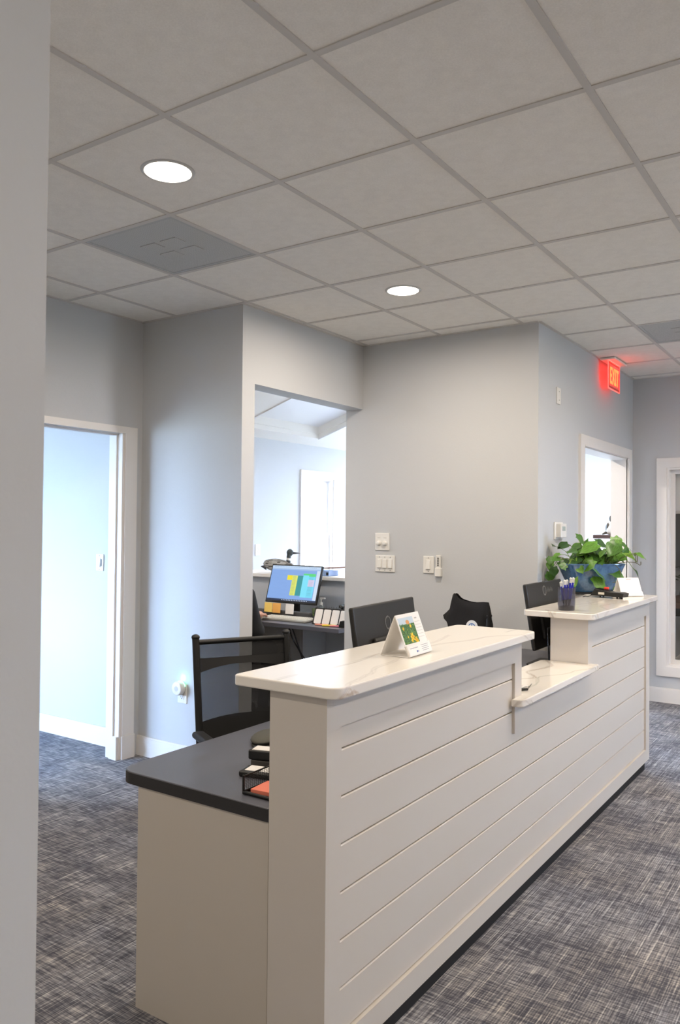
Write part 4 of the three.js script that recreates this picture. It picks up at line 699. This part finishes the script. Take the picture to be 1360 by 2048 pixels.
{ const t = thing('computer_mouse', 'black mouse beside the grey keyboard', 'mouse', [-3.955, 0.74, -5.43], 0); obj('shell', ball(1, 0, 0, 0, 0.033, 0.018, 0.055).translate(0, 0.017, 0), M.black, t); obj('button_gap', box(-0.001, 0.001, 0.026, 0.0345, -0.045, -0.012), M.greyPlastic, t); }
{ const t = thing('flip_calendar', 'black standing planner with four white cards on the far desk', 'planner', [-3.655, 0.74, -5.29], 0.06);
  const L = Math.hypot(0.13, 0.05), lean = Math.atan2(0.05, 0.13);
  const f = rbox(0.33, L, 0.003, 0.001, 0, L / 2, 0, 1); f.rotateX(-lean); f.translate(0, 0, 0.05); const b = rbox(0.33, L, 0.003, 0.001, 0, L / 2, 0, 1); b.rotateX(lean); b.translate(0, 0, -0.05); obj('stand', [f, b, box(-0.165, 0.165, 0, 0.002, -0.05, 0.05)], M.black, t);
  for (let k = 0; k < 4; k++) { const g = extr(rrect(-0.034, 0.008, 0.034, L - 0.012, 0.01), 0.002); g.translate(-0.118 + k * 0.079, 0, 0.002); g.rotateX(-lean); g.translate(0, 0, 0.05); obj('card', g, M.whitePaper, t); }
  for (let k = 0; k < 14; k++) { const g = new THREE.TorusGeometry(0.009, 0.0012, 6, 14); g.rotateY(Math.PI / 2); g.translate(-0.15 + k * 0.023, 0.133, 0); obj('ring', g, M.black, t); } }
{ const t = thing('pump_bottle', 'clear hand sanitizer bottle with a white pump', 'bottle', [-4.02, 0.74, -5.64], 0.2);
  obj('bottle', lathe([[0, 0.001], [0.03, 0.001], [0.032, 0.006], [0.032, 0.085], [0.026, 0.1], [0.013, 0.108], [0.013, 0.118], [0, 0.118]], 28), phy(0xd8e6ea, 0.08, { transmission: 0.8, thickness: 0.03, ior: 1.4 }), t);
  obj('pump', [cyl(0.015, 0.015, 0.02, 0, 0.112, 0, 20), cyl(0.005, 0.005, 0.035, 0, 0.13, 0, 12), rbox(0.05, 0.012, 0.016, 0.004, 0.014, 0.168, 0), cyl(0.012, 0.006, 0.01, 0, 0.158, 0, 16)], M.whitePlastic, t); }
{ const t = thing('desk_phone', 'black desk phone at the right end of the far desk', 'phone', [-3.66, 0.7452, -5.58], -0.2);
  const g = extr(poly([[0, 0], [0.2, 0], [0.2, 0.03], [0, 0.12]]), 0.2, 0.005); g.rotateY(-Math.PI / 2); g.translate(0.1, 0, -0.1); obj('body', g, M.black, t); obj('handset', [rbox(0.2, 0.03, 0.05, 0.014, 0, 0, 0, 3).rotateX(0.4).rotateY(1.57).translate(-0.06, 0.115, -0.02)], M.blackGloss, t); const c = []; for (let k = 0; k < 60; k++) { const a = k * 1.1; c.push(V3(-0.14 + 0.009 * Math.cos(a), 0.02 + 0.009 * Math.sin(a) + 0.03 * Math.sin(k / 60 * 3.14), -0.08 + k * 0.0026)); } obj('cord', tube(c, 0.002, 240, 5), M.black, t); }
[[0xf0a08c, -3.70, -5.19, 0.3, 'salmon'], [0xf2d94a, -3.62, -5.18, 0.55, 'yellow'], [0xe88a98, -3.55, -5.185, 0.35, 'pink']].forEach(([c, x, z, a, n]) => { const t = thing('highlighter', n + ' highlighter lying in front of the standing planner', 'highlighter', [x, 0.7405, z], a, 'highlighters on the far desk'); obj('barrel', bar(V3(-0.05, 0.007, 0), V3(0.03, 0.007, 0), 0.007, 10), std(c, 0.5), t); obj('cap', bar(V3(0.03, 0.007, 0), V3(0.06, 0.007, 0), 0.0078, 10, 0.006), std(c, 0.5), t); });
{ const t = thing('tape_dispenser', 'small black dispenser at the desk edge beside the highlighters', 'dispenser', [-3.475, 0.74, -5.22], 0.1); obj('body', extr(poly([[-0.05, 0], [0.05, 0], [0.05, 0.018], [0.0, 0.05], [-0.04, 0.045]]), 0.03, 0.003), M.black, t); obj('roll', cyl(0.02, 0.02, 0.02, 0, 0, 0, 20).rotateX(Math.PI / 2).translate(-0.015, 0.035, 0.005), M.greyPlastic, t); }
[[0, 'left'], [0.035, 'right']].forEach(([o, n]) => { const c = obj('power_cable', tube([V3(-4.05 + o, 0.70, -5.22), V3(-4.02 + o, 0.6, -5.24), V3(-3.985 + o * 0.2, 0.48, -5.3), V3(-3.97 + o * 1.6, 0.36, -5.34), V3(-3.95 + o * 2.5, 0.02, -5.4)], 0.006, 30, 6), M.black); tag(c, n + ' of the two black cables hanging under the far desk', 'cable', 'cables under the far desk'); });
{ const t = thing('glass_tumbler', 'small greenish glass tumbler beside the pump bottle', 'glass', [-4.0, 0.74, -5.53]); obj('glass', lathe([[0, 0.001], [0.026, 0.001], [0.03, 0.09], [0.028, 0.09], [0.024, 0.006], [0, 0.006]], 28), phy(0xd6e2c8, 0.05, { transmission: 0.9, thickness: 0 }), t); obj('foam_liner', cyl(0.022, 0.022, 0.03, 0, 0.008, 0, 20), std(0xc7cf7a, 0.7), t); }

// ------------------------------------------------------------------ person at the back desk (mostly hidden behind the wall)
function blob(bones, cell, pad, k = 0.03) {                         // bones: [ax, ay, az, ar, bx, by, bz, br]
  let lo = [1e9, 1e9, 1e9], hi = [-1e9, -1e9, -1e9];
  for (const b of bones) for (const o of [0, 4]) for (let i = 0; i < 3; i++) { lo[i] = Math.min(lo[i], b[o + i] - b[o + 3] - pad); hi[i] = Math.max(hi[i], b[o + i] + b[o + 3] + pad); }
  const c = lo.map((v, i) => (v + hi[i]) / 2), half = Math.max(...lo.map((v, i) => (hi[i] - v) / 2)) * 1.05, N = Math.max(16, Math.min(110, Math.ceil(2 * half / cell)));
  const mc = new MarchingCubes(N, new THREE.MeshBasicMaterial(), false, false, 200000); mc.isolation = 0; const h = N / 2;
  for (let z = 0; z < N; z++) for (let y = 0; y < N; y++) for (let x = 0; x < N; x++) {
    const px = c[0] + (x - h) / h * half, py = c[1] + (y - h) / h * half, pz = c[2] + (z - h) / h * half; let d = 1e9;
    for (const b of bones) {
      const ex = b[4] - b[0], ey = b[5] - b[1], ez = b[6] - b[2], l2 = ex * ex + ey * ey + ez * ez || 1e-9, t = Math.max(0, Math.min(1, ((px - b[0]) * ex + (py - b[1]) * ey + (pz - b[2]) * ez) / l2));
      const q = Math.hypot(px - b[0] - ex * t, py - b[1] - ey * t, pz - b[2] - ez * t) - (b[3] + (b[7] - b[3]) * t);
      const hh = Math.max(0, Math.min(1, 0.5 + 0.5 * (d - q) / k)); d = d > 1e8 ? q : d + (q - d) * hh - k * hh * (1 - hh);
    }
    mc.field[x + y * N + z * N * N] = -d;
  }
  mc.update(); const n = mc.count, g = new THREE.BufferGeometry();
  const p = new Float32Array(mc.positionArray.subarray(0, n * 3)); for (let i = 0; i < n; i++) for (let j = 0; j < 3; j++) p[i * 3 + j] = c[j] + p[i * 3 + j] * half;
  g.setAttribute('position', new THREE.BufferAttribute(p, 3)); g.setAttribute('normal', new THREE.BufferAttribute(new Float32Array(mc.normalArray.subarray(0, n * 3)), 3)); return metres(g);
}
{
  const px = -4.215, pz = -4.66;
  const t = thing('person', 'person in a black long-sleeved top seated at the far desk, mostly hidden by the wall', 'person', [px, 0, pz]);   // faces -z
  const arm = (s) => [[s * 0.17, 1.0, -0.03, 0.062, s * 0.24, 0.725, -0.06, 0.054], [s * 0.24, 0.725, -0.06, 0.053, s * 0.075 - 0.13, 0.80, -0.40, 0.032]];
  const hand = (s) => { const o = -0.13, w = [s * 0.07 + o, 0.795, -0.42], b = [[...w, 0.026, s * 0.055 + o, 0.79, -0.475, 0.03]]; for (let f = 0; f < 4; f++) { const x = s * (0.075 - f * 0.017) + o; b.push([x, 0.79, -0.485, 0.0105, x, 0.787, -0.525, 0.0095], [x, 0.787, -0.525, 0.0095, x - s * 0.003, 0.773, -0.552 + 0.006 * Math.abs(f - 1), 0.0085]); } b.push([s * 0.035 + o, 0.785, -0.45, 0.012, s * 0.015 + o, 0.775, -0.49, 0.009]); return b; };
  const legs = [-1, 1].flatMap((s) => [[s * 0.09, 0.53, 0.02, 0.085, s * 0.11, 0.53, -0.38, 0.062], [s * 0.11, 0.53, -0.38, 0.06, s * 0.11, 0.10, -0.30, 0.042]]);
  const torso = [[0, 0.56, 0.03, 0.13, 0, 0.80, 0.02, 0.12], [0, 0.80, 0.02, 0.12, 0, 0.97, 0.0, 0.125], [-0.12, 1.01, 0.0, 0.065, 0.12, 1.01, 0.0, 0.065]];
  const head = [[0, 1.04, -0.01, 0.048, 0, 1.14, -0.03, 0.045], [0, 1.20, -0.04, 0.078, 0, 1.255, -0.025, 0.088], [0, 1.165, -0.08, 0.04, 0, 1.20, -0.085, 0.055], [0, 1.215, -0.115, 0.012, 0, 1.19, -0.133, 0.014], [-0.085, 1.20, -0.03, 0.018, -0.087, 1.225, -0.028, 0.02], [0.085, 1.20, -0.03, 0.018, 0.087, 1.225, -0.028, 0.02]];
  const shrink = (bs, q) => bs.map((b) => { const c = b.slice(); c[3] *= q; c[7] *= q; return c; });
  const skin = std(0xcf9f86, 0.6);
  const body = BGU.mergeGeometries([blob([...shrink(torso, 0.85), ...shrink(arm(-1), 0.8), ...shrink(arm(1), 0.8), ...shrink(legs, 0.85)], 0.02, 0.03), blob(head, 0.006, 0.02, 0.025), blob(hand(-1), 0.004, 0.01, 0.006), blob(hand(1), 0.004, 0.01, 0.006)].map(plain));
  const bm = obj('body', body, skin, t);
  obj('top', blob([...torso, ...arm(-1), ...arm(1)], 0.015, 0.03, 0.04), std(0x17181a, 0.9), t); obj('trousers', blob([[0, 0.55, 0.02, 0.132, 0, 0.6, 0.02, 0.132], ...legs], 0.016, 0.03, 0.04), std(0x23262e, 0.9), t);
  obj('hair', blob([[0, 1.265, 0.0, 0.088, 0, 1.21, 0.03, 0.085], [-0.06, 1.24, 0.0, 0.05, -0.065, 1.12, 0.03, 0.035], [0.06, 1.24, 0.0, 0.05, 0.065, 1.12, 0.03, 0.035], [-0.05, 1.30, -0.06, 0.03, 0.05, 1.30, -0.06, 0.03]], 0.008, 0.02, 0.02), std(0x4a3526, 0.6), t);
  for (const s of [-1, 1]) { obj('shoe', blob([[s * 0.11, 0.045, -0.27, 0.042, s * 0.11, 0.035, -0.42, 0.034]], 0.01, 0.02), std(0x1a1a1a, 0.5), t); obj('eye', ball(0.011, s * 0.032, 1.222, -0.108), std(0x2c2420, 0.2), t); }
  obj('mouth', ball(1, 0, 1.163, -0.112, 0.022, 0.005, 0.008), std(0xa55a52, 0.5), t);
  const ch = thing('task_chair', 'black task chair under the person at the far desk', 'chair', [px, 0, pz + 0.02]);
  obj('seat', rbox(0.46, 0.07, 0.45, 0.03, 0, 0.405, 0, 3), M.blackSoft, ch); obj('backrest', rbox(0.42, 0.42, 0.05, 0.024, 0, 0.73, 0.205, 3), M.blackSoft, ch); obj('back_stem', rbox(0.06, 0.36, 0.02, 0.008, 0, 0.55, 0.235), M.black, ch); obj('column', cyl(0.028, 0.028, 0.3, 0, 0.08, 0, 16), M.black, ch);
  for (let k = 0; k < 5; k++) { const a = k * 1.2566, c = Math.cos(a), s = Math.sin(a); const ba = obj('base_arm', bar(V3(0, 0.1, 0), V3(c * 0.27, 0.065, s * 0.27), 0.022, 8, 0.015), M.black, ch); obj('caster', ball(0.028, c * 0.27, 0.028, s * 0.27), M.black, ba); }
}

// ------------------------------------------------------------------ beyond the cased opening and the interior window
{ const t = thing('floating_shelf', 'dark brown floating shelf seen through the cased opening', 'shelf', [-1.984, 1.442, -7.9]); obj('board', rbox(0.28, 0.036, 0.5, 0.006, -0.14, 0.018, 0), std(0x46302a, 0.5), t); obj('bracket', box(-0.02, 0, -0.05, 0, -0.2, -0.18), std(0x46302a, 0.5), t);
  const b = thing('bird_figurine', 'small black and white bird figurine on the brown shelf', 'figurine', [-2.13, 1.478, -7.8], 0.4);
  obj('body', lathe([[0, 0.002], [0.035, 0.002], [0.05, 0.03], [0.046, 0.075], [0.03, 0.11], [0.018, 0.125], [0, 0.13]], 24), std(0xe9e6df, 0.5), b); obj('back', ball(1, -0.012, 0.06, -0.012, 0.045, 0.062, 0.04), std(0x2a2b28, 0.5), b); obj('tail', bar(V3(-0.03, 0.03, 0), V3(-0.085, 0.005, 0), 0.02, 10, 0.006), std(0x3a3832, 0.5), b); obj('wing', ball(1, -0.035, 0.085, 0.02, 0.012, 0.03, 0.012), std(0x4a4034, 0.5), b);
  obj('head', ball(1, 0.004, 0.155, 0, 0.026, 0.036, 0.024), std(0x2c2e2a, 0.5), b); obj('beak', bar(V3(0.02, 0.155, 0), V3(0.06, 0.15, 0), 0.007, 8, 0.001), std(0x28282a, 0.4), b); }
{ const t = thing('roller_shade', 'white roller shade half drawn behind the interior window', 'shade', [-0.65, 1.69, WF - 0.135]); obj('fabric', box(-0.88, 0.88, 0.012, 0.40, -0.003, 0), std(0xd9d9d6, 0.8), t); obj('hem_bar', rbox(1.76, 0.028, 0.014, 0.004, 0, 0.0, 0), std(0xc4c3c0, 0.5), t); obj('tube', cyl(0.022, 0.022, 1.76, 0, 0, 0, 20).rotateZ(Math.PI / 2).translate(0.88, 0.405, -0.01), M.whitePlastic, t); }
{ const t = thing('wall_screen', 'large dark wall screen seen through the interior window', 'screen', [WE, 1.11, -9.35], Math.PI / 2); obj('housing', rbox(1.4, 0.72, 0.04, 0.006, 0, 0.37, 0.03), M.black, t); obj('screen', box(-0.685, 0.685, 0.025, 0.715, 0.0503, 0.0515), std(0x3b3c3d, 0.35), t); for (const x of [0.05, 0.2]) obj('foot', ball(0.014, x, 0.0, 0.04), M.black, t); }
{ const t = thing('live_edge_shelf', 'live-edge wooden shelf seen through the interior window', 'shelf', [WE, 0.745, -9.2], Math.PI / 2);
  const s = new THREE.Shape(); s.moveTo(-0.7, 0); s.lineTo(0.7, 0); for (let k = 0; k <= 20; k++) { const x = 0.7 - k * 0.07; s.lineTo(x, -(0.24 + 0.02 * Math.sin(k * 1.3) + 0.012 * Math.sin(k * 2.9))); } s.closePath(); const g = flat(extr(s, 0.055, 0.004)); obj('slab', g, std(0x6d5344, 0.55), t); for (const x of [-0.5, 0.5]) obj('bracket', box(x - 0.015, x + 0.015, -0.1, 0, 0, 0.2), M.black, t);
  const vase = (x, label) => { const v = thing('vase', label, 'vase', [WE + 0.13, 0.805, -9.2 - x], 0); obj('glass', lathe([[0, 0.001], [0.04, 0.001], [0.05, 0.04], [0.035, 0.1], [0.03, 0.14], [0.027, 0.14], [0.03, 0.1], [0.044, 0.04], [0.036, 0.007], [0, 0.007]], 28), phy(0xd9e6ee, 0.04, { transmission: 0.9, thickness: 0 }), v);
    for (let k = 0; k < 7; k++) { const a = k * 0.9, c = Math.cos(a), d = Math.sin(a), e = V3(c * 0.07, 0.2 + 0.02 * (k % 3), d * 0.07); obj('stem', tube([V3(0, 0.02, 0), V3(c * 0.01, 0.14, d * 0.01), e], 0.002, 10, 5), std(0x4d5a3c, 0.7), v); const lf = ball(1, 0, 0, 0, 0.035, 0.006, 0.022, 12); lf.rotateZ(0.5 - 0.2 * (k % 3)); lf.rotateY(-a); lf.translate(e.x + c * 0.02, e.y, e.z + d * 0.02); obj('leaf', lf, std(0x3f4c38, 0.6), v); } };
  vase(-0.1, 'clear vase of dark leaves, the nearer of two on the live-edge shelf'); vase(0.18, 'clear vase of dark leaves, the farther of two on the live-edge shelf'); }

scene.traverse((o) => { if (o.isMesh) { o.castShadow = true; o.receiveShadow = true; } });
renderer.render(scene, camera);
